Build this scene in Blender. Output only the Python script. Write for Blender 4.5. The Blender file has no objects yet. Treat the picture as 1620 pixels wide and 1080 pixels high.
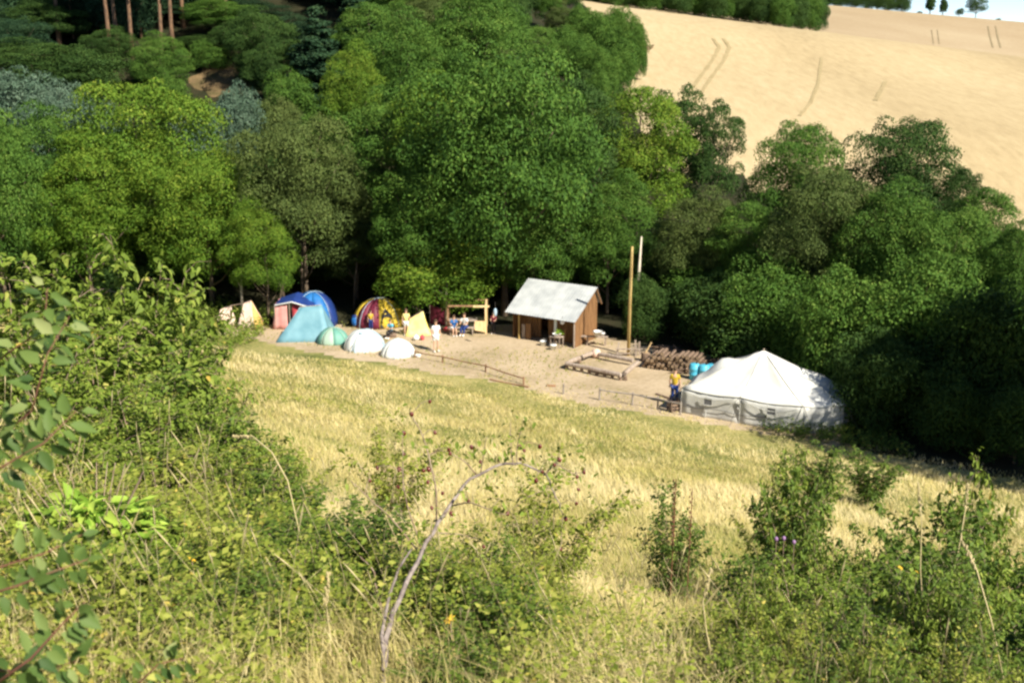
import bpy, bmesh, math, random
import numpy as np
from mathutils import Vector, Matrix
S = bpy.context.scene
C = S.collection
R = math.radians
# ------------------------------------------------------------------ camera
PITCH = R(15.2); EYE = 17.0; FPX = 1800.0
cam = bpy.data.cameras.new('camera'); co = bpy.data.objects.new('camera', cam); C.objects.link(co)
co.location = (0, 0, EYE); co.rotation_euler = (R(90) - PITCH, 0, 0)
cam.lens = 40; cam.sensor_width = 36; cam.clip_start = 0.05; cam.clip_end = 6000
cam.dof.use_dof = True; cam.dof.focus_distance = 9.0; cam.dof.aperture_fstop = 5.0
S.camera = co
# ------------------------------------------------------------------ light
SUN_EL = R(42); SUN_V = Vector((0.70, -0.71, 0)).normalized()
sunvec = Vector((SUN_V.x*math.cos(SUN_EL), SUN_V.y*math.cos(SUN_EL), math.sin(SUN_EL)))
w = bpy.data.worlds.new("World"); S.world = w; w.use_nodes = True
nt = w.node_tree; nt.nodes.clear()
sk = nt.nodes.new('ShaderNodeTexSky'); sk.sky_type = 'NISHITA'; sk.sun_disc = False
sk.sun_elevation = SUN_EL; sk.sun_rotation = math.atan2(SUN_V.x, SUN_V.y) % (2*math.pi)
sk.air_density = 0.6; sk.dust_density = 0.0; sk.ozone_density = 2.0; sk.altitude = 1500
bg = nt.nodes.new('ShaderNodeBackground'); bg.inputs[1].default_value = 0.082
wo = nt.nodes.new('ShaderNodeOutputWorld')
nt.links.new(sk.outputs[0], bg.inputs[0]); nt.links.new(bg.outputs[0], wo.inputs[0])
sl = bpy.data.lights.new('sun', 'SUN'); sl.energy = 4.6; sl.angle = R(0.5); sl.color = (1.0, 0.93, 0.79)
so = bpy.data.objects.new('sun', sl); C.objects.link(so); so.location = (60, -45, 80)
so.rotation_euler = (-sunvec).to_track_quat('-Z', 'Y').to_euler()
S.view_settings.view_transform = 'Standard'; S.view_settings.look = 'None'
S.view_settings.exposure = 1.08; S.view_settings.gamma = 1; S.view_settings.use_curve_mapping = False
S.render.engine = 'CYCLES'
S.cycles.pixel_filter_type = 'GAUSSIAN'; S.cycles.filter_width = 2.8
S.cycles.max_bounces = 6; S.cycles.diffuse_bounces = 3; S.cycles.transmission_bounces = 3; S.cycles.glossy_bounces = 2
S.cycles.use_denoising = True
# ------------------------------------------------------------------ terrain shape
def interp(t, xs, ys):
    """smooth monotone-ish table lookup"""
    xs = np.array(xs, float); ys = np.array(ys, float)
    t = np.asarray(t, float)
    d = np.diff(ys)/np.diff(xs)
    m = np.concatenate([[d[0]], np.where(d[1:]*d[:-1] > 0, 2*d[1:]*d[:-1]/(d[1:]+d[:-1]+1e-12), 0), [d[-1]]])
    i = np.clip(np.searchsorted(xs, t) - 1, 0, len(xs)-2)
    h = xs[i+1]-xs[i]; s = (t-xs[i])/h; lo = s < 0; hi = s > 1
    sc = np.clip(s, 0, 1)
    v = (2*sc**3-3*sc**2+1)*ys[i] + (sc**3-2*sc**2+sc)*h*m[i] + (-2*sc**3+3*sc**2)*ys[i+1] + (sc**3-sc**2)*h*m[i+1]
    return v + np.where(lo, (t-xs[0])*m[0], 0) + np.where(hi, (t-xs[-1])*m[-1], 0)
def sstep(a, b, x):
    s = np.clip((np.asarray(x, float)-a)/(b-a), 0, 1); return s*s*(3-2*s)
_r = np.random.RandomState(5)
_wav = [(_r.uniform(-1, 1, 2)*k, _r.uniform(0, 6.28), 1.0/np.linalg.norm([k, 1])) for k in (0.15, 0.22, .35, .5, .8, 1.1, 1.6) for _ in range(4)]
def wob(x, y, f=1.0, seed=0.0):
    s = 0
    for (k, p, a) in _wav:
        s = s + a*np.sin(k[0]*x*f*2 + k[1]*y*f*2 + p + seed*3.1*(p+1))
    return s*0.28
def noise(x, y, f=1.0, seed=0.0):
    return np.clip(0.5 + 0.5*wob(x, y, f, seed), 0, 1)
TT = [-40, -8, 0, 4, 12, 22, 35, 45, 54.9, 58]; TZ = [30, 18.0, 15.4, 14.5, 11.0, 7.6, 4.0, 1.6, 0.05, 0.0]
def h(x, y):
    x = np.asarray(x, float); y = np.asarray(y, float)
    t = y + 0.59*x
    near = np.where(t > 58, 0.0, interp(np.minimum(t, 58), TT, TZ))
    near = near + 0.10*wob(x, y, .5)*(1-sstep(46, 56, t))*sstep(0, 8, y)
    u = x/np.maximum(y, 30)
    yy = np.clip(y, 66, 500)
    zl = interp(yy, [66, 72, 85, 110, 150, 200, 400, 500], [0, .3, 4, 12.5, 26, 38, 60, 62])
    sR = interp(yy, [66, 75, 90, 110, 150, 190, 220], [0, .01, .13, .39, .64, .92, 1.0])
    xr = np.clip(x, -60, 260)
    z1 = sR*(24-.12*xr)
    z220 = 24-.12*xr; z300 = 29.4-.16*xr; z420 = 35.5-.083*xr
    a = sstep(220, 300, y); b = np.clip((y-300)/120, 0, 1)
    z2 = np.where(y < 300, z220*(1-a)+z300*a, z300*(1-b)+z420*b)
    zr = np.where(y <= 220, z1, z2)
    zr = zr - np.clip((y-420)/2600, 0, 1)*90
    wl = 1-sstep(-.16, .05, u)
    far = zl*wl + zr*(1-wl)
    far = far - wl*np.clip((y-500)/2500, 0, 1)*120
    k = sstep(62, 74, y)
    return near*(1-k)*(np.where(y > 62, 1-sstep(62, 72, y), 1)) + far*k
def hz(x, y): return float(h(np.array([x]), np.array([y]))[0])
FWD = np.array([0, math.cos(PITCH), -math.sin(PITCH)]); UP = np.array([0, math.sin(PITCH), math.cos(PITCH)])
def ray(px, py): return FWD*FPX + np.array([px-810., 0, 0]) + UP*(540.-py)
def at_y(px, py, y):
    d = ray(px, py); return Vector(np.array([0, 0, EYE]) + d*(y/d[1]))
def at_z(px, py, z=0.0):
    d = ray(px, py); return Vector(np.array([0, 0, EYE]) + d*((z-EYE)/d[2]))
def ground(px, py, y0=1.5, y1=460):
    d = ray(px, py); ys = np.concatenate([np.arange(y0, 80, .1), np.arange(80, y1, .5)])
    zz = EYE + d[2]*ys/d[1]; g = h(d[0]*ys/d[1], ys)
    i = np.argmax(zz < g); y = ys[i] if zz[i] < g[i] else y1
    return Vector((d[0]*y/d[1], y, hz(d[0]*y/d[1], y)))
def topz(px, row, y):   # x at ground for that column and height reached at that row
    p = at_y(px, row, y); return p.x, p.z
# ------------------------------------------------------------------ materials
def sc(c, k=1.0): return (c[0]*k, c[1]*k, c[2]*k, 1)
def mat(name, col, col2=None, scale=8.0, rough=0.8, bump=0.0, detail=6, dist=0.0, metal=0.0, spec=0.3, coords='Object', stretch=None, lo=.35, hi=.65, bscale=None, trans=0.0):
    m = bpy.data.materials.new(name); m.use_nodes = True
    n = m.node_tree; b = n.nodes['Principled BSDF']
    b.inputs['Roughness'].default_value = rough; b.inputs['Metallic'].default_value = metal
    b.inputs['Specular IOR Level'].default_value = spec
    b.inputs['Base Color'].default_value = sc(col)
    tc = n.nodes.new('ShaderNodeTexCoord'); mp = n.nodes.new('ShaderNodeMapping')
    n.links.new(tc.outputs[coords], mp.inputs[0])
    if stretch: mp.inputs['Scale'].default_value = stretch
    if col2:
        nz = n.nodes.new('ShaderNodeTexNoise'); nz.inputs['Scale'].default_value = scale
        nz.inputs['Detail'].default_value = detail; nz.inputs['Distortion'].default_value = dist
        n.links.new(mp.outputs[0], nz.inputs['Vector'])
        cr = n.nodes.new('ShaderNodeValToRGB'); e = cr.color_ramp.elements
        e[0].position = lo; e[0].color = sc(col); e[1].position = hi; e[1].color = sc(col2)
        n.links.new(nz.outputs[0], cr.inputs[0]); n.links.new(cr.outputs[0], b.inputs['Base Color'])
    if bump:
        n2 = n.nodes.new('ShaderNodeTexNoise'); n2.inputs['Scale'].default_value = bscale or scale*4; n2.inputs['Detail'].default_value = 5
        n.links.new(mp.outputs[0], n2.inputs['Vector'])
        bp = n.nodes.new('ShaderNodeBump'); bp.inputs['Strength'].default_value = min(1, bump); bp.inputs['Distance'].default_value = 0.05*bump
        n.links.new(n2.outputs[0], bp.inputs['Height']); n.links.new(bp.outputs[0], b.inputs['Normal'])
    if trans:
        tr = n.nodes.new('ShaderNodeBsdfTranslucent'); mx = n.nodes.new('ShaderNodeMixShader'); mx.inputs[0].default_value = trans
        src = b.inputs['Base Color'].links
        if src: n.links.new(src[0].from_socket, tr.inputs[0])
        else: tr.inputs[0].default_value = sc(col)
        n.links.new(b.outputs[0], mx.inputs[1]); n.links.new(tr.outputs[0], mx.inputs[2])
        n.links.new(mx.outputs[0], n.nodes['Material Output'].inputs[0])
    return m
def leafmat(name, stops, rough=0.55, trans=0.22, var=0.06, spec=0.35):
    """colour of each leaf comes from its own 'tint' number through a ramp; every copy varies a little"""
    m = bpy.data.materials.new(name); m.use_nodes = True
    n = m.node_tree; b = n.nodes['Principled BSDF']; b.inputs['Roughness'].default_value = rough
    b.inputs['Specular IOR Level'].default_value = spec
    at = n.nodes.new('ShaderNodeAttribute'); at.attribute_name = 'tint'
    oi = n.nodes.new('ShaderNodeObjectInfo')
    ma = n.nodes.new('ShaderNodeMath'); ma.operation = 'MULTIPLY_ADD'; ma.inputs[1].default_value = var*2; ma.inputs[2].default_value = -var
    n.links.new(oi.outputs['Random'], ma.inputs[0])
    ad = n.nodes.new('ShaderNodeMath'); ad.operation = 'ADD'
    n.links.new(at.outputs['Fac'], ad.inputs[0]); n.links.new(ma.outputs[0], ad.inputs[1])
    cr = n.nodes.new('ShaderNodeValToRGB')
    e = cr.color_ramp.elements; e[0].position = stops[0][0]; e[0].color = sc(stops[0][1]); e[1].position = stops[-1][0]; e[1].color = sc(stops[-1][1])
    for p, c in stops[1:-1]:
        q = e.new(p); q.color = sc(c)
    n.links.new(ad.outputs[0], cr.inputs[0]); n.links.new(cr.outputs[0], b.inputs['Base Color'])
    tr = n.nodes.new('ShaderNodeBsdfTranslucent'); n.links.new(cr.outputs[0], tr.inputs[0])
    mx = n.nodes.new('ShaderNodeMixShader'); mx.inputs[0].default_value = trans
    n.links.new(b.outputs[0], mx.inputs[1]); n.links.new(tr.outputs[0], mx.inputs[2])
    n.links.new(mx.outputs[0], n.nodes['Material Output'].inputs[0])
    return m
M = {}
M['bark'] = mat('bark', (.09, .065, .045), (.17, .13, .09), 6, .9, .6, stretch=(4, 4, .8))
M['pale_bark'] = mat('pale_bark', (.30, .25, .18), (.48, .42, .32), 5, .85, .4, stretch=(4, 4, .8))
M['pine_bark'] = mat('pine_bark', (.09, .055, .035), (.21, .12, .065), 3, .85, .5, stretch=(3, 3, .7))
M['twig'] = mat('twig', (.20, .13, .09), (.34, .26, .19), 20, .8, .3)
M['red_twig'] = mat('red_twig', (.12, .045, .035), (.2, .09, .06), 20, .7)
M['grey_twig'] = mat('grey_twig', (.13, .10, .09), (.30, .25, .22), 25, .8, .4)
LM = {
 'bright': leafmat('bright_leaf', [(0, (.03, .075, .010)), (.45, (.085, .165, .016)), (.8, (.15, .225, .024)), (1, (.23, .275, .036))], rough=.7, spec=.12),
 'mid': leafmat('mid_leaf', [(0, (.022, .058, .012)), (.5, (.062, .135, .020)), (.85, (.11, .195, .030)), (1, (.165, .235, .045))], rough=.7, spec=.12),
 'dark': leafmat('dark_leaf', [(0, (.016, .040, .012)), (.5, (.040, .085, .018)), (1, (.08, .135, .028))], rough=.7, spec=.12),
 'olive': leafmat('olive_leaf', [(0, (.035, .058, .018)), (.5, (.075, .11, .028)), (1, (.125, .16, .042))], rough=.7, spec=.12),
 'silver': leafmat('silver_leaf', [(0, (.045, .09, .055)), (.5, (.09, .15, .095)), (1, (.16, .22, .15))], rough=.7, spec=.15),
 'needle': leafmat('needle_leaf', [(0, (.010, .026, .014)), (.5, (.020, .050, .022)), (1, (.045, .080, .030))], trans=.08, rough=.7, spec=.1),
 'shrub': leafmat('shrub_leaf', [(0, (.07, .11, .015)), (.5, (.18, .255, .034)), (.85, (.31, .36, .07)), (.97, (.42, .38, .09)), (1, (.50, .36, .07))], rough=.6, trans=.35, spec=.18),
 'shrub_dark': leafmat('shrub_dark_leaf', [(0, (.035, .07, .013)), (.5, (.105, .17, .024)), (.9, (.20, .26, .04)), (1, (.40, .32, .06))], rough=.6, trans=.3, spec=.18),
 'weed': leafmat('weed_leaf', [(0, (.09, .13, .017)), (.5, (.26, .30, .045)), (.85, (.42, .42, .10)), (1, (.60, .47, .10))], rough=.6, trans=.35, spec=.15),
 'lime': leafmat('lime_leaf', [(0, (.20, .36, .04)), (1, (.48, .62, .10))], rough=.5, trans=.4, spec=.2),
 'bigleaf': leafmat('broad_leaf', [(0, (.05, .10, .025)), (.6, (.13, .20, .045)), (1, (.32, .36, .14))], rough=.55, trans=.35, spec=.2),
 'straw': leafmat('straw_blade', [(0, (.09, .14, .024)), (.25, (.24, .27, .06)), (.5, (.46, .40, .145)), (.75, (.60, .50, .225)), (1, (.70, .60, .33))], rough=.8, trans=.3, var=0, spec=.1),
}
# ------------------------------------------------------------------ mesh helpers
def mesh_np(name, V, F, m, tint=None, smooth=False):
    V = np.ascontiguousarray(V, dtype=np.float32); F = np.ascontiguousarray(F, dtype=np.int32)
    me = bpy.data.meshes.new(name); nf, k = F.shape
    me.vertices.add(len(V)); me.vertices.foreach_set('co', V.ravel())
    me.loops.add(nf*k); me.loops.foreach_set('vertex_index', F.ravel())
    me.polygons.add(nf); me.polygons.foreach_set('loop_start', np.arange(0, nf*k, k, dtype=np.int32))
    if smooth: me.polygons.foreach_set('use_smooth', np.ones(nf, dtype=bool))
    me.update(calc_edges=True)
    if tint is not None:
        a = me.attributes.new('tint', 'FLOAT', 'POINT'); a.data.foreach_set('value', np.ascontiguousarray(tint, dtype=np.float32))
    if m: me.materials.append(m)
    return me
def link(name, me, parent=None, loc=None, rot=None, scale=None):
    o = bpy.data.objects.new(name, me); C.objects.link(o)
    if parent: o.parent = parent
    if loc is not None: o.location = loc
    if rot is not None: o.rotation_euler = rot
    if scale is not None: o.scale = scale
    return o
def tag(o, label=None, cat=None, group=None, kind=None):
    if label: o['label'] = label
    if cat: o['category'] = cat
    if group: o['group'] = group
    if kind: o['kind'] = kind
    return o
def thing(name, label, cat, loc=(0, 0, 0), rz=0, group=None):
    o = bpy.data.objects.new(name, None); C.objects.link(o); o.empty_display_size = .3
    o.location = loc; o.rotation_euler = (0, 0, rz)
    return tag(o, label, cat, group)
class MB:
    """collects simple solids"""
    def __init__(s): s.v = []; s.f = []
    def add(s, V, F):
        n = len(s.v); s.v += [tuple(p) for p in V]; s.f += [tuple(i+n for i in f) for f in F]; return s
    def box(s, c, d, rot=None):
        x, y, z = d[0]/2, d[1]/2, d[2]/2
        V = [Vector(p) for p in ((-x,-y,-z),(x,-y,-z),(x,y,-z),(-x,y,-z),(-x,-y,z),(x,-y,z),(x,y,z),(-x,y,z))]
        if rot is not None: V = [rot @ p for p in V]
        return s.add([p+Vector(c) for p in V], [(0,3,2,1),(4,5,6,7),(0,1,5,4),(1,2,6,5),(2,3,7,6),(3,0,4,7)])
    def bar(s, a, b, w, t=None):
        a = Vector(a); b = Vector(b); t = t or w; d = (b-a); L = d.length
        q = d.to_track_quat('Z', 'Y').to_matrix()
        return s.box((a+b)/2, (w, t, L), q)
    def tube(s, pts, rad, n=6, cap=True):
        pts = [Vector(p) for p in pts]; rad = rad if hasattr(rad, '__len__') else [rad]*len(pts)
        V = []; F = []; ref = Vector((.13, .97, .2))
        for i, p in enumerate(pts):
            d = (pts[min(i+1, len(pts)-1)]-pts[max(i-1, 0)]).normalized()
            if abs(d.dot(ref)) > .95: ref = Vector((1, .1, .05))
            a = d.cross(ref).normalized(); b = d.cross(a)
            for k in range(n):
                an = 2*math.pi*k/n; V.append(p + (a*math.cos(an)+b*math.sin(an))*rad[i])
        for i in range(len(pts)-1):
            for k in range(n):
                F.append((i*n+k, i*n+(k+1) % n, (i+1)*n+(k+1) % n, (i+1)*n+k))
        if cap: F.append(tuple(range(n))[::-1]); F.append(tuple((len(pts)-1)*n+k for k in range(n)))
        return s.add(V, F)
    def ell(s, c, r, n=10, m=7):
        V = [Vector(c)+Vector((0, 0, -r[2]))]; F = []
        for i in range(1, m):
            ph = -math.pi/2+math.pi*i/m
            for k in range(n):
                a = 2*math.pi*k/n; V.append(Vector(c)+Vector((r[0]*math.cos(ph)*math.cos(a), r[1]*math.cos(ph)*math.sin(a), r[2]*math.sin(ph))))
        V.append(Vector(c)+Vector((0, 0, r[2]))); L = len(V)-1
        for k in range(n): F.append((0, 1+(k+1) % n, 1+k)); F.append((L, 1+(m-2)*n+k, 1+(m-2)*n+(k+1) % n))
        for i in range(m-2):
            for k in range(n): a = 1+i*n; F.append((a+k, a+(k+1) % n, a+n+(k+1) % n, a+n+k))
        return s.add(V, F)
    def mesh(s, name, m, smooth=False):
        me = bpy.data.meshes.new(name); me.from_pydata([tuple(v) for v in s.v], [], s.f); me.materials.append(m)
        if smooth: me.polygons.foreach_set('use_smooth', [True]*len(me.polygons))
        me.update(); return me
    def build(s, name, m, parent=None, smooth=False, bevel=0, **kw):
        o = link(name, s.mesh(name, m, smooth), parent, **kw)
        if bevel:
            b = o.modifiers.new('bevel', 'BEVEL'); b.width = bevel; b.segments = 2; b.limit_method = 'ANGLE'
        return o
def copy_tree(o, parent=None):
    c = o.copy(); C.objects.link(c)
    if parent: c.parent = parent
    for ch in o.children: copy_tree(ch, c)
    return c
# leaves ------------------------------------------------------------
def unit(v): return v/np.maximum(np.linalg.norm(v, axis=1, keepdims=True), 1e-9)
def leaf_quads(P, D, N, L, W):
    """diamond leaf: base P, direction D, surface normal N"""
    D = unit(D); S_ = unit(np.cross(D, N)); N2 = np.cross(S_, D)
    L = L[:, None]; W = W[:, None]
    a = P; b = P + D*L*.5 + S_*W*.5 - N2*L*.08; c = P + D*L - N2*L*.12; d = P + D*L*.5 - S_*W*.5 - N2*L*.08
    V = np.stack([a, b, c, d], 1).reshape(-1, 3); F = np.arange(len(P)*4).reshape(-1, 4)
    return V, F
def leaf_fold(P, D, N, L, W):
    D = unit(D); S_ = unit(np.cross(D, N)); N2 = np.cross(S_, D); L = L[:, None]; W = W[:, None]
    pts = [P, P+D*L*.3+S_*W*.46+N2*W*.12, P+D*L*.68+S_*W*.32+N2*W*.05-N2*L*.05, P+D*L-N2*L*.22,
           P+D*L*.68-S_*W*.32+N2*W*.05-N2*L*.05, P+D*L*.3-S_*W*.46+N2*W*.12, P+D*L*.5-N2*L*.04]
    V = np.stack(pts, 1).reshape(-1, 3); i = np.arange(len(P))[:, None]*7
    F = np.concatenate([np.stack([i[:, 0]+a, i[:, 0]+b, i[:, 0]+c], 1) for a, b, c in ((0,1,6),(1,2,6),(2,3,6),(3,4,6),(4,5,6),(5,0,6))])
    return V, F
def crown_mesh(name, seed, w_, h0, h1, nl, per, leaf, m, lobe=(.17, .27), zmin=-.75, taper=0.0, hollow=.5, flat=.75):
    """crown between heights h0 and h1, width w_; clumps of leaves on an uneven volume"""
    r = np.random.RandomState(seed); cz = h0+(h1-h0)*.46; rz = (h1-h0)*.5
    kf = np.arange(nl*2)+.5; zf = 1-kf/nl; ph = kf*2.39996
    d = np.stack([np.sqrt(np.maximum(0, 1-zf**2))*np.cos(ph), np.sqrt(np.maximum(0, 1-zf**2))*np.sin(ph), zf], 1); d = d[d[:, 2] > zmin]
    d = d[r.permutation(len(d))][:nl+nl//3]; d = unit(d+r.normal(0, .12, d.shape)); nl = len(d)
    rr = r.uniform(hollow, .88, nl)*(1+.11*np.sin(d[:, 0]*4+seed)*np.cos(d[:, 1]*4+seed*2)); rr[:nl//6] = r.uniform(.1, .5, nl//6)
    lr = r.uniform(lobe[0], lobe[1], nl)*w_/2*1.15; lr[:nl//6] *= 1.55
    cen = np.stack([d[:, 0]*rr*w_/2, d[:, 1]*rr*w_/2, d[:, 2]*rr*rz*1.05+cz], 1)
    if taper:
        k = 1-taper*np.clip((cen[:, 2]-h0)/(h1-h0), 0, 1); cen[:, :2] *= k[:, None]
    off = r.normal(size=2)*w_*.05
    cen[:, :2] += off*((cen[:, 2:3]-h0)/(h1-h0))
    idx = np.repeat(np.arange(nl), (per*np.clip((lr/lr.mean())**2, 0, 1.7)).astype(int)); n = len(idx)
    q = unit(r.normal(size=(n, 3)) + np.array([0, 0, .55]) + d[idx]*.45)
    rad = lr[idx]*r.uniform(.62, 1.10, n)**.6*(1+.16*np.sin(q[:, 0]*5+idx*1.7)*np.cos(q[:, 1]*5+idx*.9))
    P = cen[idx] + q*rad[:, None]*np.array([1, 1, flat])
    N = unit(q*1.0 + np.array([0, 0, .5]) + r.normal(size=(n, 3))*.55)
    D = unit(np.cross(N, r.normal(size=(n, 3)))); D[:, 2] -= .35
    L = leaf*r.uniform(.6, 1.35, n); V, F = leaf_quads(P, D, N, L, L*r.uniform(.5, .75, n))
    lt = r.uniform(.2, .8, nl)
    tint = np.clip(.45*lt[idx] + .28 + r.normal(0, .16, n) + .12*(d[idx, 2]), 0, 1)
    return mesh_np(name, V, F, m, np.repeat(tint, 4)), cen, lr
def trunk_mesh(name, seed, H, rad, cen, m, nb=9, bend=.03, n=8):
    r = random.Random(seed); mb = MB(); pts = []
    top = H*.78
    for i in range(7):
        f = i/6; pts.append((r.uniform(-1, 1)*bend*H*f, r.uniform(-1, 1)*bend*H*f, -0.4+f*(top+.4)))
    mb.tube(pts, [rad*(1.25 if i == 0 else 1)*(1-.8*i/6) for i in range(7)], n)
    for c in sorted(cen.tolist(), key=lambda c: c[2])[::max(1, len(cen)//nb)]:
        z0 = min(top*.85, max(H*.15, c[2]*.55)); f = z0/top
        p0 = Vector((0, 0, z0)); i = min(5, int(f*6)); a = Vector(pts[i]); b = Vector(pts[i+1]); p0 = a.lerp(b, f*6-i) if f < 1 else b
        p2 = Vector(c); p1 = (p0+p2)/2 + Vector((0, 0, -.25))
        rb = rad*(1-.8*f)*.5
        mb.tube([p0, p1, p2], [rb, rb*.6, rb*.2], 5)
    return mb.mesh(name, m, True)
TV = {}
def tvar(key, seed, kind, W, H, base, nl, per, leaf, bark='bark', trad=.22, **kw):
    me, cen, lr = crown_mesh('crown', seed, W, H*base, H, nl, per, leaf, LM[kind], **kw)
    TV[key] = (me, trunk_mesh('trunk', seed, H, trad, cen, M[bark]), W, H)
tvar('round', 11, 'mid', 10, 13, .20, 84, 400, .165, lobe=(.15, .27), flat=.58, hollow=.66)
tvar('broad', 12, 'mid', 12, 12, .18, 98, 400, .175, lobe=(.13, .25), flat=.56, hollow=.66)
tvar('tall', 13, 'mid', 8, 14, .18, 84, 370, .16, lobe=(.16, .30), flat=.60, hollow=.66)
tvar('loose', 14, 'dark', 8, 11, .20, 48, 350, .17, lobe=(.15, .26), hollow=.62, flat=.6)
tvar('low', 16, 'bright', 7, 5.5, .12, 66, 360, .13, trad=.12, lobe=(.15, .28), flat=.58, hollow=.6)
tvar('cone', 17, 'needle', 5.5, 14, .05, 90, 240, .24, lobe=(.16, .3), taper=.85, zmin=-1, flat=.4)
tvar('pine', 18, 'needle', 8, 22, .46, 40, 220, .26, bark='pine_bark', trad=.24, flat=.5, lobe=(.2, .34))
tvar('bushy', 19, 'mid', 5, 4.2, -.05, 85, 230, .125, trad=.07, lobe=(.14, .34))
tvar('poplar', 20, 'dark', 3.2, 13, .10, 50, 120, .40, lobe=(.3, .45), taper=.3)
KM = {}
def tree(px, top, y, wpx, key, kind, label, name='leafy_tree', cat='tree', group=None, rz=None, barkm=None, height=None):
    cr, tr, W, H = TV[key]
    x, zt = topz(px, top, y); g = hz(x, y)
    dep = y*math.cos(PITCH)+(EYE-(g+zt)/2)*math.sin(PITCH)
    Ht = height or max(1.0, zt-g); Wt = wpx*dep/FPX
    t = thing(name, label, cat, (x, y, g), 0, group)
    rz = rz if rz is not None else (px*7.3+y*3.1) % 6.28
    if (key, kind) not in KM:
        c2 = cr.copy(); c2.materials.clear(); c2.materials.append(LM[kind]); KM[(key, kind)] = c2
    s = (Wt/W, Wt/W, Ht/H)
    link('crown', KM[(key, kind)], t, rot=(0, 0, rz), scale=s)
    link('trunk', tr if not barkm else barkm, t, rot=(0, 0, rz), scale=(min(s[0], 1.2), min(s[1], 1.2), s[2]) if key != 'pine' else (1, 1, s[2]))
    return t
# ------------------------------------------------------------------ ground
def ramp_ground(name, stops, s1, s2, bump=.5, rough=.95, coords='Object', stretch=None):
    m = bpy.data.materials.new(name); m.use_nodes = True; n = m.node_tree; b = n.nodes['Principled BSDF']
    b.inputs['Roughness'].default_value = rough; b.inputs['Specular IOR Level'].default_value = .15
    tc = n.nodes.new('ShaderNodeTexCoord'); mp = n.nodes.new('ShaderNodeMapping'); n.links.new(tc.outputs[coords], mp.inputs[0])
    if stretch: mp.inputs['Scale'].default_value = stretch
    a = n.nodes.new('ShaderNodeTexNoise'); a.inputs['Scale'].default_value = s1; a.inputs['Detail'].default_value = 4
    c = n.nodes.new('ShaderNodeTexNoise'); c.inputs['Scale'].default_value = s2; c.inputs['Detail'].default_value = 8; c.inputs['Roughness'].default_value = .7
    n.links.new(mp.outputs[0], a.inputs['Vector']); n.links.new(mp.outputs[0], c.inputs['Vector'])
    mx = n.nodes.new('ShaderNodeMath'); mx.operation = 'MULTIPLY_ADD'; mx.inputs[1].default_value = .5
    h2 = n.nodes.new('ShaderNodeMath'); h2.operation = 'MULTIPLY'; h2.inputs[1].default_value = .5
    n.links.new(a.outputs[0], mx.inputs[0]); n.links.new(c.outputs[0], h2.inputs[0]); n.links.new(h2.outputs[0], mx.inputs[2])
    cr = n.nodes.new('ShaderNodeValToRGB'); e = cr.color_ramp.elements
    e[0].position = stops[0][0]; e[0].color = sc(stops[0][1]); e[1].position = stops[-1][0]; e[1].color = sc(stops[-1][1])
    for p, cc in stops[1:-1]: q = e.new(p); q.color = sc(cc)
    n.links.new(mx.outputs[0], cr.inputs[0]); n.links.new(cr.outputs[0], b.inputs['Base Color'])
    bp = n.nodes.new('ShaderNodeBump'); bp.inputs['Strength'].default_value = bump; bp.inputs['Distance'].default_value = .08
    n.links.new(c.outputs[0], bp.inputs['Height']); n.links.new(bp.outputs[0], b.inputs['Normal'])
    return m
M['meadow'] = ramp_ground('meadow_soil', [(.34, (.07, .09, .025)), (.45, (.17, .18, .05)), (.55, (.33, .29, .11)), (.68, (.42, .36, .16))], .25, 5)
M['camp'] = ramp_ground('trampled_earth', [(.33, (.20, .19, .085)), (.42, (.34, .265, .165)), (.52, (.42, .33, .22)), (.65, (.50, .40, .28))], .3, 4)
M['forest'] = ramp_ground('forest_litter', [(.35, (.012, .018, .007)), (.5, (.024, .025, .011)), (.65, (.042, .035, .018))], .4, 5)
M['wheatfield'] = ramp_ground('ripe_wheat', [(.32, (.29, .225, .12)), (.44, (.375, .29, .16)), (.54, (.425, .335, .19)), (.68, (.49, .395, .24))], .035, 1.1, 1.0, stretch=(1, .22, 1))
M['wheatfield_far'] = ramp_ground('ripe_wheat_far', [(.34, (.29, .215, .125)), (.46, (.33, .25, .15)), (.58, (.37, .29, .18)), (.68, (.40, .32, .20))], .03, 1.0, .6)
M['bank'] = ramp_ground('dry_bank_soil', [(.35, (.06, .06, .02)), (.5, (.14, .10, .05)), (.65, (.24, .16, .08))], .5, 5)

def forest_side(x, y):   # where woodland floor lies instead of wheat, far side
    return x < 15 + (y-140)*.01 + 6*sstep(110, 75, y)*0 + wob(x, y, .06)*1.5
xs = np.arange(-66, 66.1, .6); ys = np.arange(-14, 78.1, .6)
X, Y = np.meshgrid(xs, ys); Z = h(X, Y)
Z = Z + .02*wob(X, Y, 2.5)
nx = len(xs); I = np.arange(X.size).reshape(X.shape)
Q = np.stack([I[:-1, :-1], I[:-1, 1:], I[1:, 1:], I[1:, :-1]], -1).reshape(-1, 4)
cx = (X[:-1, :-1]+.3).ravel(); cy = (Y[:-1, :-1]+.3).ravel(); ct = cy+.59*cx
rear = 66.3 - .82*np.clip(cx-3, 0, 60) + .8*wob(cx, cy, .3)         # tree line behind the camp
campm = (ct > 54.0+.8*wob(cx, cy, .35)) & (cy < rear) & (cx < 14.5) & (cx > -17.5)
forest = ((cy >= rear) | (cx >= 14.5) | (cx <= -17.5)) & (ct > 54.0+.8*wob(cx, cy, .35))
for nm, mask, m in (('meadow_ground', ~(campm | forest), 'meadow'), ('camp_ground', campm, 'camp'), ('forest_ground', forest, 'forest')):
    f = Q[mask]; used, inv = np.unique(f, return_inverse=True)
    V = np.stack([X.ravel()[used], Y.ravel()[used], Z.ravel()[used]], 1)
    o = link(nm, mesh_np(nm, V, inv.reshape(-1, 4), M[m], smooth=True)); o['kind'] = 'structure'
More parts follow.
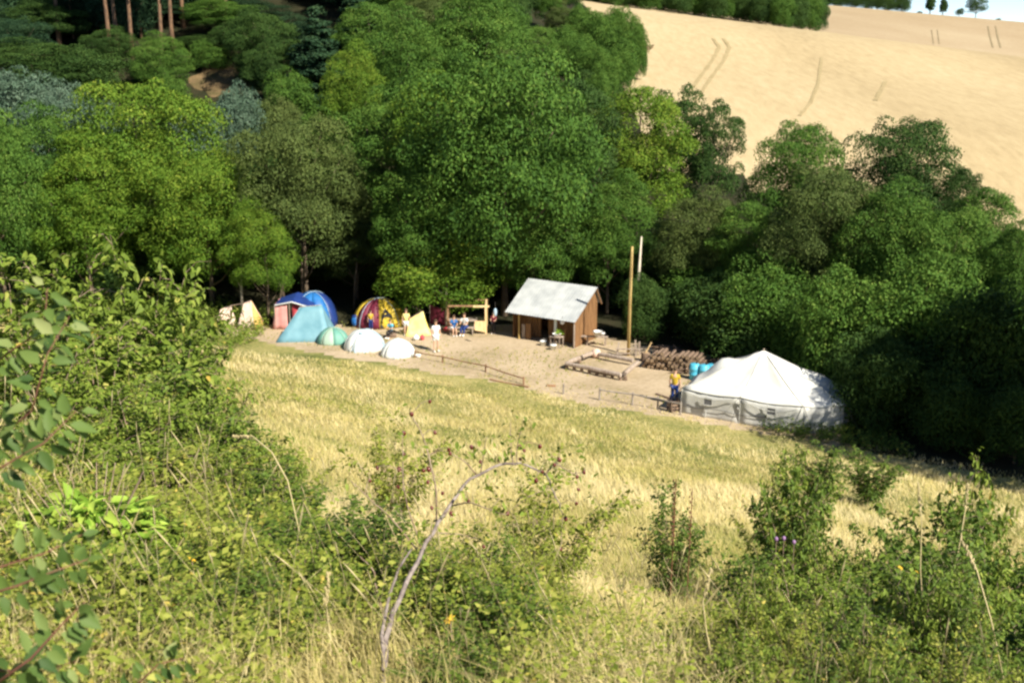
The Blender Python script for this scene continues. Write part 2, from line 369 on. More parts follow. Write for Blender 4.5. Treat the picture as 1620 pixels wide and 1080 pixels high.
xs = np.concatenate([np.arange(-2200, -240, 120), np.arange(-240, 340, 4), np.arange(340, 2600, 120)]); ys = np.concatenate([np.arange(77.4, 460, 3.5), np.arange(460, 3200, 110)])
X, Y = np.meshgrid(xs, ys); Z = h(X, Y)
I = np.arange(X.size).reshape(X.shape)
Q = np.stack([I[:-1, :-1], I[:-1, 1:], I[1:, 1:], I[1:, :-1]], -1).reshape(-1, 4)
cx = (.5*(X[:-1, :-1]+X[1:, 1:])).ravel(); cy = (.5*(Y[:-1, :-1]+Y[1:, 1:])).ravel()
fo = (cx < 13+(cy-110)*.06*0) | (cy < 84) & (cx < 60)
fo = (cx < np.interp(cy, [78, 100, 125, 140, 170, 220, 400], [60, 13, 12, 12.5, 12, 12, 28])) | (cy < 84)
back = (cy > 262)
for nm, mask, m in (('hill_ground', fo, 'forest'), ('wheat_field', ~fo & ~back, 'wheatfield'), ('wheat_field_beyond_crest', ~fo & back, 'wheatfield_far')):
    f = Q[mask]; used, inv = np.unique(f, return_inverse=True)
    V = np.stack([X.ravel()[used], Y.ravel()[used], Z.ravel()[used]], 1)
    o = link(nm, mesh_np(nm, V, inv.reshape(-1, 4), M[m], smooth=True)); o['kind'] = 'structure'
# wheel tracks pressed into the wheat
M['track_dark'] = mat('worn_track', (.20, .16, .085), (.27, .21, .115), 1.2, .95)
M['track'] = mat('track_soil', (.28, .22, .105), (.36, .285, .15), 1.2, .95)
def strip(name, pts, wd, m, lift=.06, seg=6):
    P = [ground(px, py, 84, 440) for px, py in pts]; Q_ = []
    for a, b in zip(P[:-1], P[1:]):
        for i in range(seg): Q_.append(a.lerp(b, i/seg))
    Q_.append(P[-1]); V = []; F = []
    for i, p in enumerate(Q_):
        d = (Q_[min(i+1, len(Q_)-1)]-Q_[max(0, i-1)]); s_ = Vector((-d.y, d.x, 0)).normalized()*wd/2*(.7+.5*random.Random(i).random())
        for q in (p-s_, p+s_): V.append((q.x, q.y, hz(q.x, q.y)+lift))
        if i: F.append((2*i-2, 2*i-1, 2*i+1, 2*i))
    me = bpy.data.meshes.new(name); me.from_pydata(V, [], F); me.materials.append(m); o = link(name, me); o['kind'] = 'structure'
for off in (0, 18):
    strip('tractor_track', [(1060+off, 200), (1090+off, 150), (1108+off, 122), (1128+off, 95), (1138+off*.9, 76), (1128+off*.9, 62)], .5, M['track'])
strip('tractor_track', [(1265, 185), (1282, 165), (1294, 135), (1300, 92)], .4, M['track'])
strip('tractor_track', [(1385, 160), (1401, 130)], .5, M['track'])
for px in (1563, 1575): strip('tractor_track', [(px+8, 76), (px+3, 58), (px, 42)], .55, M['track_dark'], .08)
for px in (1474, 1483): strip('tractor_track', [(px+3, 70), (px, 48)], .3, M['track_dark'], .08)
# brown dry bank between wood and field, and bare bank under the pines
def patch(name, poly, m, y0=80, lift=.12, nn=10):
    G = [ground(px, py, y0, 440) for px, py in poly]; bm = bmesh.new()
    a, b, c, d = G; V = []; F = []; rp_ = random.Random(len(name)); na = 36; wv = [1+rp_.uniform(-.28, .28) for _ in range(na)]
    for i in range(nn+1):
        for j in range(na):
            an = 6.2832*j/na; q = i/nn*.5*(wv[j]+wv[(j+1) % na])/2; s_ = .5+q*math.cos(an); v_ = .5+q*math.sin(an)
            p = a.lerp(b, s_).lerp(d.lerp(c, s_), v_); V.append((p.x, p.y, hz(p.x, p.y)+lift*(1-.8*(i/nn)**2)))
            if i: F.append(((i-1)*na+j, i*na+j, i*na+(j+1) % na, (i-1)*na+(j+1) % na))
    me = bpy.data.meshes.new(name); me.from_pydata(V, [], F); me.materials.append(m); o = link(name, me); o['kind'] = 'structure'
patch('field_bank', [(950, 120), (1040, 76), (1028, 68), (940, 112)], M['bank'])
patch('bare_bank', [(296, 152), (392, 158), (398, 108), (312, 100)], M['bank'], 76)
# ------------------------------------------------------------------ trees behind the camp
T_ = tree
G1 = 'trees along the stream behind the camp'
T_(-30, 150, 69, 190, 'broad', 'mid', 'mid green tree cut off by the left edge of the photo', group=G1)
T_(50, 165, 73, 170, 'round', 'mid', 'rounded mid green tree between the left edge and the big bright tree', group=G1)
T_(205, 108, 74, 270, 'broad', 'bright', 'biggest bright yellow green tree on the left, in front of the pines', group=G1)
T_(120, 215, 70, 190, 'round', 'bright', 'bright green crown in front and left of the biggest bright tree', group=G1)
T_(318, 225, 70.5, 210, 'broad', 'bright', 'bright green crown at the right foot of the biggest bright tree', group=G1)
T_(415, 315, 67, 120, 'round', 'bright', 'small yellow green tree above the pale canvas shelters', group=G1)
T_(470, 165, 71, 220, 'broad', 'olive', 'dull olive green tree behind the blue tents', group=G1)
T_(585, 140, 77, 200, 'round', 'mid', 'soft green tree between the olive tree and the tallest tree', group=G1)
T_(655, 240, 67.5, 150, 'tall', 'mid', 'narrow leafy tree behind the yellow and maroon tent', group=G1)
T_(690, 78, 75, 150, 'tall', 'bright', 'bright topped tall tree joined to the left of the tallest tree', group=G1)
T_(798, 50, 68.5, 330, 'broad', 'mid', 'tallest dense green tree behind the hut', group=G1)
T_(905, 95, 76, 150, 'tall', 'dark', 'deep green tree on the right shoulder of the tallest tree', group=G1)
T_(698, 368, 67.2, 195, 'low', 'bright', 'low round tree with bright leaves standing over the camp kitchen', group=G1)
T_(845, 300, 68, 150, 'round', 'mid', 'tree with dark green leaves hanging over the back of the hut roof', group=G1)
T_(560, 330, 72, 130, 'tall', 'olive', 'shaded tree behind the gap right of the blue tents', group=G1)
T_(1012, 110, 79, 165, 'tall', 'bright', 'yellow green tree right of the tallest tree, field behind it', group=G1)
T_(965, 270, 69, 140, 'round', 'mid', 'green tree behind the tall pole', group=G1)
T_(1083, 118, 86, 110, 'loose', 'dark', 'dark thin tree standing against the wheat, the left of two', group=G1)
T_(1130, 142, 83, 105, 'loose', 'dark', 'dark thin tree standing against the wheat, the right of two', group=G1)
T_(1100, 295, 67, 150, 'round', 'olive', 'olive green tree between the pole and the dark mass on the right', group=G1)
T_(1265, 176, 71, 165, 'broad', 'mid', 'pointed green tree top rising against the field, left of the dark crown', group=G1)
T_(1190, 300, 64, 120, 'tall', 'mid', 'slender tree at the left edge of the right hand wood', group=G1)
T_(1305, 250, 60, 200, 'broad', 'olive', 'wide soft green tree behind the army tent', group=G1)
T_(1437, 170, 73, 200, 'broad', 'dark', 'very dark round crown against the wheat with gaps beneath', group=G1)
T_(1530, 245, 70, 80, 'tall', 'dark', 'small dark crown just right of the very dark round crown', group=G1)
T_(1410, 280, 58, 180, 'round', 'mid', 'bushy tree in front of the very dark round crown', group=G1)
T_(1500, 310, 56, 190, 'broad', 'mid', 'spreading tree near the right edge, above the shaded hollow', group=G1)
T_(1572, 275, 62, 120, 'tall', 'mid', 'pointed tree close to the right edge of the photo', group=G1)
T_(1625, 340, 54, 130, 'round', 'mid', 'green tree cut off by the right edge of the photo', group=G1)
T_(1215, 400, 58, 150, 'bushy', 'mid', 'tall bush at the left of the shaded wood behind the army tent', group=G1)
T_(1350, 420, 52.5, 170, 'bushy', 'mid', 'green bush directly behind the right end of the army tent', group=G1)
T_(1470, 400, 51, 190, 'bushy', 'mid', 'green bush in the shade right of the army tent', group=G1)
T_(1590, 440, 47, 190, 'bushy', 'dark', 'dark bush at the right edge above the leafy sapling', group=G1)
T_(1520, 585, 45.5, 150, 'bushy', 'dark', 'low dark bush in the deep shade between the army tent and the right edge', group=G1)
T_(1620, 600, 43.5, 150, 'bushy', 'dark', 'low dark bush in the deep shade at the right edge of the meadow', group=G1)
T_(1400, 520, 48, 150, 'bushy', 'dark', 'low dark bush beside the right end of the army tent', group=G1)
T_(1110, 420, 65, 130, 'bushy', 'mid', 'green bush hanging over the log pile', group=G1)
T_(1022, 432, 63.2, 75, 'bushy', 'dark', 'dark bush hiding the foot of the pale whitish trunk beside the pole', group=G1)
T_(1290, 470, 56, 150, 'bushy', 'mid', 'green bush peeping over the peak of the army tent', group=G1)
for x_, y_ in ((24.3, 39.2),):
    cr, tr, W, H = TV['round']; t = thing('leafy_tree', 'tree of the wood just outside the right edge of the photo, shading the army tent', 'tree', (x_, y_, hz(x_, y_)), x_, None)
    k_ = 1.17 if x_ < 25 else .85; link('crown', cr, t, scale=(k_, k_, k_)); link('trunk', tr, t, scale=(k_, k_, k_))
# dim undergrowth between trunks (hundreds of indistinct bushes seen as one dark mass -> individuals sharing meshes)
rr = random.Random(8)
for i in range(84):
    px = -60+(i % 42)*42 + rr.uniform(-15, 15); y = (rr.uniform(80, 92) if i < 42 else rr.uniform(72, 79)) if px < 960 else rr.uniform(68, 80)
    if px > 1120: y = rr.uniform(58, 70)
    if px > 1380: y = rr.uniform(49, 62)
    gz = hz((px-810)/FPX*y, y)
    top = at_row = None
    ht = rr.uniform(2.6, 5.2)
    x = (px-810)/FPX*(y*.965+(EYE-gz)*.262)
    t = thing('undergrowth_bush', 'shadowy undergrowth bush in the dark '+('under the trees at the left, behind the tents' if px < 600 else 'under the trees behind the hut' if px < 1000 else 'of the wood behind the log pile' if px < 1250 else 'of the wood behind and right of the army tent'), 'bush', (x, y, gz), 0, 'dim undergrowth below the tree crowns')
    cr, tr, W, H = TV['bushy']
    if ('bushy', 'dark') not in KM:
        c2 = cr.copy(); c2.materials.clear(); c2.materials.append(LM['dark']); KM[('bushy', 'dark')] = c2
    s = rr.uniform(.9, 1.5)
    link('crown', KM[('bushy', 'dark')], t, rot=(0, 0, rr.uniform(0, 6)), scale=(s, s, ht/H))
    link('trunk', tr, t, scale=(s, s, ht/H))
# bare thin trunks seen under the crowns on the left
for i, (px, y, ln, tl) in enumerate([(383, 68, 3.6, .05), (437, 69, 3.2, .35), (452, 70, 3.4, -.12), (478, 71, 4, .05), (560, 70, 3.5, .1), (706, 66, 3.0, .02)]):
    x = (px-810)/FPX*(y*.965+EYE*.262); mb = MB(); g = hz(x, y)
    mb.tube([(0, 0, -.2), (tl*ln*.4, 0, ln*.5), (tl*ln, .1, ln)], [.09, .075, .05], 7)
    mb.tube([(tl*ln*.4, 0, ln*.5), (tl*ln*.4-.5, .1, ln*.8)], [.035, .02], 5)
    lab = ['straight thin bare trunk behind the pale canvas shelters', 'thin trunk leaning right beside the blue and red tent', 'thin trunk leaning left behind the blue and red tent', 'upright thin trunk in the gap behind the big blue tent', 'slim bare trunk in the dark gap left of the yellow and maroon tent', 'slim trunk lit by the sun above the camp kitchen', 'tall bare trunk rising behind the hut and the pole'][i]
    tt = thing('bare_trunk', lab, 'tree', (x, y, g), 0, 'bare trunks among the stream side trees')
    mb.build('trunk', M['pale_bark' if i in (0, 5) else 'bark'], tt, True)
# ------------------------------------------------------------------ the wooded hill on the left
G2 = 'pines on the wooded hill'
pines = [(118, 118, 'pine with orange trunk, leftmost of the sunlit pine trunks'), (196, 112, 'pine with pale trunk leaning left above the bright tree'), (207, 116, 'pine with thin pale trunk beside the leaning one'),
         (228, 113, 'pine with straight orange trunk above the biggest bright tree'), (272, 111, 'pine with thick pinkish trunk right of the straight orange one'), (291, 117, 'pine with thin orange trunk next to the thick pinkish one'),
         (309, 124, 'pine trunk short in view above the bank, left of a gap'), (361, 128, 'pine trunk seen only at the top edge, left of the last'), (375, 122, 'rightmost sunlit pine trunk above the brown bank')]
for i, (px, y, lb) in enumerate(pines):
    cr, tr, W, H = TV['pine']; x = (px-810)/FPX*y; g = hz(x, y)
    t = thing('pine_tree', lb, 'tree', (x, y, g), (px*1.7) % 6.28, G2)
    link('crown', cr, t, scale=(.9, .9, 1)); link('trunk', tr, t, rot=(0, (-.03 if px in (196, 207, 272) else 0), 0))
for i, (px, y, lb) in enumerate([(60, 124, 'thin dim pine trunk, furthest left of the trunks in the corner'), (92, 128, 'thin dim pine trunk left of the leftmost sunlit one'), (140, 121, 'thin grey pine trunk right of the leftmost sunlit one'), (160, 127, 'thin dim pine trunk left of the leaning ones'), (178, 122, 'slim grey pine trunk beside the leaning ones'), (244, 121, 'slim dim pine trunk right of the straight orange one'),
        (256, 128, 'dim pine trunk between the straight orange and the thick pinkish one'), (325, 130, 'slim dim pine trunk right of the thin orange pair'), (342, 126, 'dim pine trunk above the bank'), (392, 131, 'dim pine trunk right of the last sunlit one'), (410, 128, 'furthest right dim pine trunk at the top edge')]):
    cr, tr, W, H = TV['pine']; x = (px-810)/FPX*y
    t = thing('pine_tree', lb, 'tree', (x, y, hz(x, y)), (px*1.7) % 6.28, G2); link('crown', cr, t, scale=(.8, .8, .95)); link('trunk', tr, t, rot=(0, -.02, 0), scale=(.6, .6, .95))
for i in range(120):
    y = rr.uniform(122, 190); u = rr.uniform(-.52, -.10); x = u*y; g = hz(x, y)
    if y < 128 and u > -.22: continue
    cr, tr, W, H = TV['pine']
    t = thing('pine_tree', 'dim pine among many deep in the wood at the top left', 'tree', (x, y, g), rr.uniform(0, 6), 'pines deep in the wood')
    s = rr.uniform(.8, 1.1); link('crown', cr, t, scale=(s*1.1, s*1.1, s)); link('trunk', tr, t, scale=(1, 1, s))
for i in range(120):
    y = rr.uniform(119, 158); u = rr.uniform(-.52, -.12); x = u*y; g = hz(x, y); key = 'bushy'; cr, tr, W, H = TV[key]
    if y < 127 and u > -.33: continue
    t = thing('wood_bush', 'dark bush among the pine trunks at the top left', 'bush', (x, y, g), rr.uniform(0, 6), 'dark bushes among the pine trunks')
    if (key, 'needle') not in KM:
        c2 = cr.copy(); c2.materials.clear(); c2.materials.append(LM['needle']); KM[(key, 'needle')] = c2
    s = rr.uniform(1.0, 1.7); link('crown', KM[(key, 'needle')], t, scale=(s, s, s*1.2)); link('trunk', tr, t, scale=(s, s, s))
G3 = 'trees and bushes at the foot of the wooded hill'
T_(405, 75, 109, 80, 'bushy', 'dark', 'dark bush at the right end of the brown bank', group=G3)
T_(300, 55, 118, 80, 'round', 'dark', 'dark small tree between the two thin pines above the bank', group=G3)
T_(235, 85, 109, 70, 'bushy', 'dark', 'dark bush at the foot of the straight orange pine', group=G3)
T_(445, 150, 93, 90, 'bushy', 'olive', 'olive bush right of the pale silver willow', group=G3)
T_(500, 170, 88, 110, 'bushy', 'mid', 'green bush behind the top of the olive tree', group=G3)
T_(372, 30, 114, 90, 'round', 'dark', 'dark tree just above the brown bank', group=G3)
T_(330, 62, 113, 70, 'bushy', 'mid', 'green bush on the top lip of the brown bank', group=G3)
T_(455, 20, 118, 100, 'round', 'needle', 'dark tree filling the gap left of the spruces', group=G3)
T_(180, 0, 124, 120, 'round', 'needle', 'dark tree behind the leaning pine trunks', group=G3)
T_(285, 5, 126, 110, 'round', 'needle', 'dark tree behind the thick pinkish pine', group=G3)
T_(70, 0, 118, 130, 'round', 'dark', 'dark tree behind the leftmost sunlit pine', group=G3)
T_(400, 0, 125, 110, 'round', 'needle', 'nearly black tree right of the rightmost sunlit pine', group=G3)
T_(55, 60, 104, 200, 'round', 'dark', 'blue green dark tree mass in the top left corner', group=G3)
T_(10, 20, 108, 130, 'broad', 'needle', 'dark evergreen at the very top left corner', group=G3)
T_(130, 70, 106, 120, 'bushy', 'dark', 'dark bush left of the leaning pine trunks', group=G3)
T_(165, 40, 112, 90, 'round', 'dark', 'small dark tree behind the leaning pine trunks', group=G3)
T_(255, 50, 105, 100, 'round', 'mid', 'deep green broadleaf tree in front of the orange trunks', group=G3)
T_(350, -5, 121, 120, 'round', 'mid', 'dark green broadleaf tree above the brown bank', group=G3)
T_(268, 112, 101, 50, 'bushy', 'mid', 'low green bush under the thick pinkish pine', group=G3)
T_(420, 10, 108, 120, 'round', 'dark', 'dark leafy tree right of the brown bank', group=G3)
T_(460, 105, 98, 90, 'bushy', 'mid', 'green bush below the spruces, right of the silver willow', group=G3)
T_(430, 60, 103, 100, 'round', 'dark', 'dark tree between the brown bank and the spruces', group=G3)
T_(500, -5, 100, 130, 'cone', 'needle', 'dark spruce, left of the two by the top edge', group=G3)
T_(565, -40, 104, 140, 'cone', 'needle', 'grey green spruce with drooping boughs, right of the two', group=G3)
T_(550, 65, 92, 110, 'round', 'bright', 'small bright round tree below the grey green spruce', group=G3)
T_(630, 15, 96, 150, 'round', 'mid', 'leafy tree left of and behind the tallest tree', group=G3)
T_(20, 105, 96, 130, 'bushy', 'silver', 'grey blue willow bush at the left edge', group='silvery willow bushes on the hill foot')
T_(90, 125, 92, 110, 'bushy', 'silver', 'grey blue willow bush behind the leftmost trees', group='silvery willow bushes on the hill foot')
T_(165, 150, 90, 90, 'bushy', 'silver', 'grey blue willow bush left of the biggest bright tree', group='silvery willow bushes on the hill foot')
T_(365, 128, 88, 90, 'bushy', 'silver', 'pale silver willow bush below the brown bank', group='silvery willow bushes on the hill foot')
T_(305, 165, 86, 90, 'bushy', 'silver', 'small silver willow bush against the bright tree', group='silvery willow bushes on the hill foot')
for i in range(64):
    y = rr.uniform(98, 190); u = rr.uniform(-.13, .095); x = u*y
    lim = np.interp(y, [78, 100, 125, 140, 170, 220], [60, 9, 9, 10, 11, 12])
    if x > lim-2: x = lim-2-rr.random()*4
    g = hz(x, y); key = rr.choice(['round', 'broad', 'tall']); kd = rr.choice(['mid', 'dark', 'mid', 'olive'])
    cr, tr, W, H = TV[key]
    if (key, kd) not in KM:
        c2 = cr.copy(); c2.materials.clear(); c2.materials.append(LM[kd]); KM[(key, kd)] = c2
    s = rr.uniform(.75, 1.0)*(.42 if x > lim-6 else .7 if x > lim-11 else 1)
    t = thing('leafy_tree', {'mid': 'fresh', 'dark': 'dark', 'olive': 'dull olive'}[kd]+' green '+{'round': 'rounded', 'broad': 'wide', 'tall': 'tall'}[key]+' tree in the wood on the hill above the camp', 'tree', (x, y, g), rr.uniform(0, 6), 'close packed trees of the wood on the hill')
    link('crown', KM[(key, kd)], t, scale=(s*.95, s*.95, s*.95)); link('trunk', tr, t, scale=(s, s, s))
# rounded bushy edge of the wood against the field
edge = [(1000, 20, 135, 50), (975, 45, 128, 70), (1010, 40, 131, 34), (950, 20, 140, 80), (955, 75, 118, 60), (930, 60, 122, 70), (925, 5, 150, 60), (900, 40, 130, 80), (975, 5, 145, 60), (945, 110, 108, 50), (985, 70, 124, 50)]
for i, (px, top, y, wd) in enumerate(edge):
    tree(px, top, y, wd, 'bushy', 'mid', 'leafy rounded bush on the edge of the wood where it meets the wheat', 'edge_bush', 'bush', 'bushes along the wood edge by the field')
# far trees beyond the crest
for i in range(34):
    px = 925+i*11.6; y = 236+rr.uniform(0, 14); x = (px-810)/FPX*y
    rowb = 4+(px-930)*.112
    top = max(-26, min(rowb-18, 2 if px > 1290 else -8 - (1300-px)*.06)) + rr.uniform(-4, 3)
    if px > 1150 and px < 1300: top = -14+rr.uniform(-4, 4)
    if px > 1302: continue
    tree(px, top, y, 42, 'bushy', 'dark' if rr.random() < .5 else 'mid', 'tree of the far copse standing on the crest of the wheat field', 'far_tree', 'tree', 'far copse beyond the field crest')
for i, (px, top, wd) in enumerate([(1318, -14, 26), (1334, -18, 26), (1350, -16, 24), (1366, -20, 26), (1382, -14, 24), (1398, -18, 26), (1413, -10, 22), (1430, -12, 22)]):
    tree(px, top, 424, wd*1.15, 'bushy', 'dark', 'tree in the dark row along the skyline, left of the gaps', 'far_tree', 'tree', 'dark row of trees on the skyline')
for px, top, wd, lb in [(1474, -12, 14, 'slim dark tree on the skyline, left of the pair'), (1494, -6, 12, 'slim dark tree on the skyline, right of the pair'), (1518, 13, 15, 'small round dark tree on the skyline left of the biggest one'),
                        (1547, -8, 32, 'biggest dark tree standing alone on the skyline at the right'), (1455, 18, 9, 'tiny bush on the skyline left of the slim pair'), (1579, 30, 9, 'tiny bush on the skyline right of the biggest tree')]:
    tree(px, top, 426, wd, 'round' if wd > 14 or wd < 10 else 'poplar', 'dark', lb, 'far_tree', 'tree', 'single trees on the skyline')
# ------------------------------------------------------------------ the camp
M['canvas'] = mat('white_canvas', (.68, .68, .64), (.82, .82, .78), 1.2, .85, .25, trans=.12)
M['canvas_shade'] = mat('shaded_canvas', (.46, .46, .44), (.60, .60, .57), 2.5, .85, .3, trans=.08)  # same white canvas, greyed to carry the shade on the tent walls
M['cream'] = mat('cream_canvas', (.70, .50, .40), (.80, .62, .52), 3, .85, .4, trans=.1)
M['ochre'] = mat('ochre_canvas', (.55, .34, .10), (.66, .44, .16), 3, .8)
M['blue'] = mat('blue_nylon', (.015, .12, .38), (.03, .18, .48), 2, .5, .2, trans=.15)
M['navy'] = mat('navy_nylon', (.012, .035, .16), (.02, .05, .22), 2, .5, trans=.1)
M['red'] = mat('red_nylon', (.55, .06, .08), (.70, .14, .15), 2, .6, trans=.2)
M['pink'] = mat('faded_red_nylon', (.70, .30, .28), (.80, .42, .38), 2, .6, trans=.2)
M['teal'] = mat('teal_nylon', (.13, .29, .36), (.19, .37, .44), 1.6, .55, .3, trans=.15)
M['teal_grey'] = mat('pale_teal_nylon', (.30, .42, .46), (.38, .50, .54), 1.6, .55, .2, trans=.15)
M['green'] = mat('seagreen_nylon', (.12, .32, .26), (.18, .40, .33), 1.6, .55, .2, trans=.15)
M['palegreen'] = mat('pale_green_nylon', (.34, .48, .38), (.42, .56, .46), 1.6, .55, trans=.15)
M['white'] = mat('white_nylon', (.72, .76, .74), (.84, .86, .82), 2, .55, .2, trans=.15)
M['paleblue'] = mat('pale_blue_nylon', (.36, .50, .62), (.46, .60, .70), 2, .55, trans=.15)
M['yellow'] = mat('yellow_nylon', (.55, .38, .03), (.68, .50, .06), 2, .55, .2, trans=.2)
M['lemon'] = mat('light_yellow_canvas', (.72, .60, .18), (.84, .74, .32), 2, .7, .4, trans=.15)
M['maroon'] = mat('maroon_nylon', (.12, .012, .03), (.18, .025, .05), 2, .55, trans=.1)
M['flap'] = mat('grey_window_net', (.08, .08, .09), (.13, .13, .14), 6, .8)
M['black'] = mat('dark_cloth', (.015, .015, .02), (.03, .03, .035), 5, .8)
M['plank'] = mat('weathered_plank', (.14, .07, .03), (.27, .145, .062), 2.2, .8, .4, stretch=(6, 6, .7))
M['plank_old'] = mat('grey_timber', (.24, .18, .14), (.42, .35, .29), 2.2, .85, .4, stretch=(5, 5, 1))
M['newwood'] = mat('pale_new_wood', (.62, .42, .20), (.78, .58, .32), 2.2, .7, .2, stretch=(5, 5, 1))
M['logend'] = mat('cut_log_end', (.22, .15, .09), (.40, .29, .19), 6, .8)
M['log'] = mat('log_bark', (.10, .07, .05), (.26, .18, .13), 5, .9, .6)
M['yellowpole'] = mat('peeled_pole', (.40, .27, .09), (.56, .41, .16), 3, .6, .2, stretch=(3, 3, .5))
M['sheet'] = mat('zinc_sheet', (.36, .38, .39), (.50, .52, .52), 1.4, .5, .1, spec=.5)
M['barrel'] = mat('sky_blue_plastic', (.06, .38, .56), (.10, .46, .62), 3, .4, spec=.5)
M['bucket'] = mat('white_enamel', (.72, .74, .74), (.82, .83, .83), 4, .3, spec=.5)
M['rail'] = mat('brown_rail', (.20, .11, .06), (.34, .20, .11), 3, .85, .4)
M['greypost'] = mat('grey_post', (.22, .19, .17), (.34, .30, .26), 3, .85, .4)
M['rope'] = mat('dark_rope', (.06, .055, .05), None, rough=.9)
M['skin'] = mat('skin', (.52, .31, .21), (.58, .36, .25), 6, .6)
M['hair'] = mat('brown_hair', (.05, .03, .018), (.09, .055, .03), 20, .7)
def cloth_grid(V2, name, m, parent):  # V2: rows of points -> quad sheet with thickness
    n = len(V2); k = len(V2[0]); V = [p for row in V2 for p in row]
    F = [(i*k+j, i*k+j+1, (i+1)*k+j+1, (i+1)*k+j) for i in range(n-1) for j in range(k-1)]
    mb = MB().add(V, F); o = mb.build(name, m, parent, True)
    s = o.modifiers.new('thickness', 'SOLIDIFY'); s.thickness = .012; return o
# --- army tent ---
A = Vector((*at_z(1077, 655, 0)[:2], 0)); B = Vector((*at_z(1268, 686, 0)[:2], 0))
e1 = (B-A).normalized(); e2 = Vector((-e1.y, e1.x, 0)); LB = (B-A).length
tent = thing('army_tent', 'big white canvas army tent with a tall centre peak at the right of the camp', 'tent', (A.x, A.y, 0), math.atan2(e1.y, e1.x))
foot = [(0, 0), (LB*.5, -.12), (LB, 0), (LB+1.5, 1.0), (LB+1.7, 2.9), (LB, 4.1), (LB*.5, 4.2), (.15, 3.9), (-.1, 2.0)]
EH = 1.28; AP = (LB*.56, 2.05, 2.98)
def roofpt(k, f, r):   # between foot k and k+1 by f, r=0 eave .. 1 apex
    a = foot[k]; b = foot[(k+1) % len(foot)]; x = a[0]+(b[0]-a[0])*f; y = a[1]+(b[1]-a[1])*f
    sag = .10*math.sin(math.pi*f)*(1-r)
    px = x+(AP[0]-x)*r; py = y+(AP[1]-y)*r
    z = EH-sag+(AP[2]-EH)*(r**1.12) - .16*math.sin(math.pi*min(1, r*1.1))*math.sin(math.pi*f)
    bump = .50*math.exp(-((px-1.25)**2/.35+(py-2.05)**2/.8)) + .32*math.exp(-((px-(LB+.15))**2/.4+(py-2.0)**2/.6))
    return Vector((px, py, z+bump*(1-r)**.3))
rows = []
for i in range(13):
    rrr = i/12; rows.append([roofpt(k, f/6, rrr) for k in range(len(foot)) for f in range(6)] + [roofpt(0, 0, rrr)])
cloth_grid(rows, 'roof', M['canvas'], tent)
for k in range(len(foot)):
    a = foot[k]; b = foot[(k+1) % len(foot)]; rws = []
    nn = Vector((b[1]-a[1], a[0]-b[0], 0)).normalized()
    for i in range(6):
        z = i/5; row = []
        for f in range(9):
            x = a[0]+(b[0]-a[0])*f/8; y = a[1]+(b[1]-a[1])*f/8
            o_ = .03*math.sin(f*2.4+k)*math.sin(math.pi*z) + .07*(1-z) - .03
            row.append(Vector((x+nn.x*o_, y+nn.y*o_, -.05+(EH+.03-.10*math.sin(math.pi*f/8))*z)))
        rws.append(row)
    cloth_grid(rws, 'wall', M['canvas_shade'], tent)
for k in range(0, len(foot)):
    MB().tube([roofpt(k, 0, i/10)+Vector((0, 0, .012)) for i in range(10)], .016, 5).build('roof_seam', M['canvas_shade'], tent, True)
# skirt swags below the eave, seams, windows, poles
for (s0, s1, dp) in ((.15, LB*.48, .22), (LB*.52, LB-.05, .34)):
    mb = MB(); mb.tube([(s0+(s1-s0)*i/10, -.20-.02*math.sin(math.pi*i/10), EH-.06-dp*math.sin(math.pi*i/10)) for i in range(11)], .022, 5); mb.build('swag_edge', M['canvas_shade'], tent, True)
for s0 in (LB*.24, LB*.76):
    o = MB().box((s0, -.21, .88), (.36, .03, .30)).build('window', M['flap'], tent, bevel=.01)
    mb = MB()
    for dx, dz, wx, wz in ((0, .16, .42, .03), (0, -.16, .42, .03), (-.195, 0, .03, .29), (.195, 0, .03, .29)): mb.box((s0+dx, -.225, .88+dz), (wx, .03, wz))
    mb.build('window_frame', M['canvas_shade'], o)
mb = MB()
mb.tube([(i/14*LB, -.16, .50-.05*math.sin(i*1.1)) for i in range(15)], .014, 4); mb.build('rope', M['rope'], tent)
for s0 in (LB*.22, LB*.5, LB*.72): MB().tube([(s0, -.15, 0), (s0+.02, -.17, EH-.08)], .018, 5).build('seam', M['canvas_shade'], tent)
MB().tube([(AP[0], AP[1], 0), (AP[0], AP[1], 3.05)], [.05, .035], 8).build('centre_pole', M['plank_old'], tent)
for k, a in enumerate(foot):
    d = Vector((a[0]-AP[0], a[1]-AP[1], 0)).normalized()
    MB().tube([(a[0], a[1], EH), (a[0]+d.x*1.1, a[1]+d.y*1.1, 0)], .010, 4).build('guy_rope', M['rope'], tent)
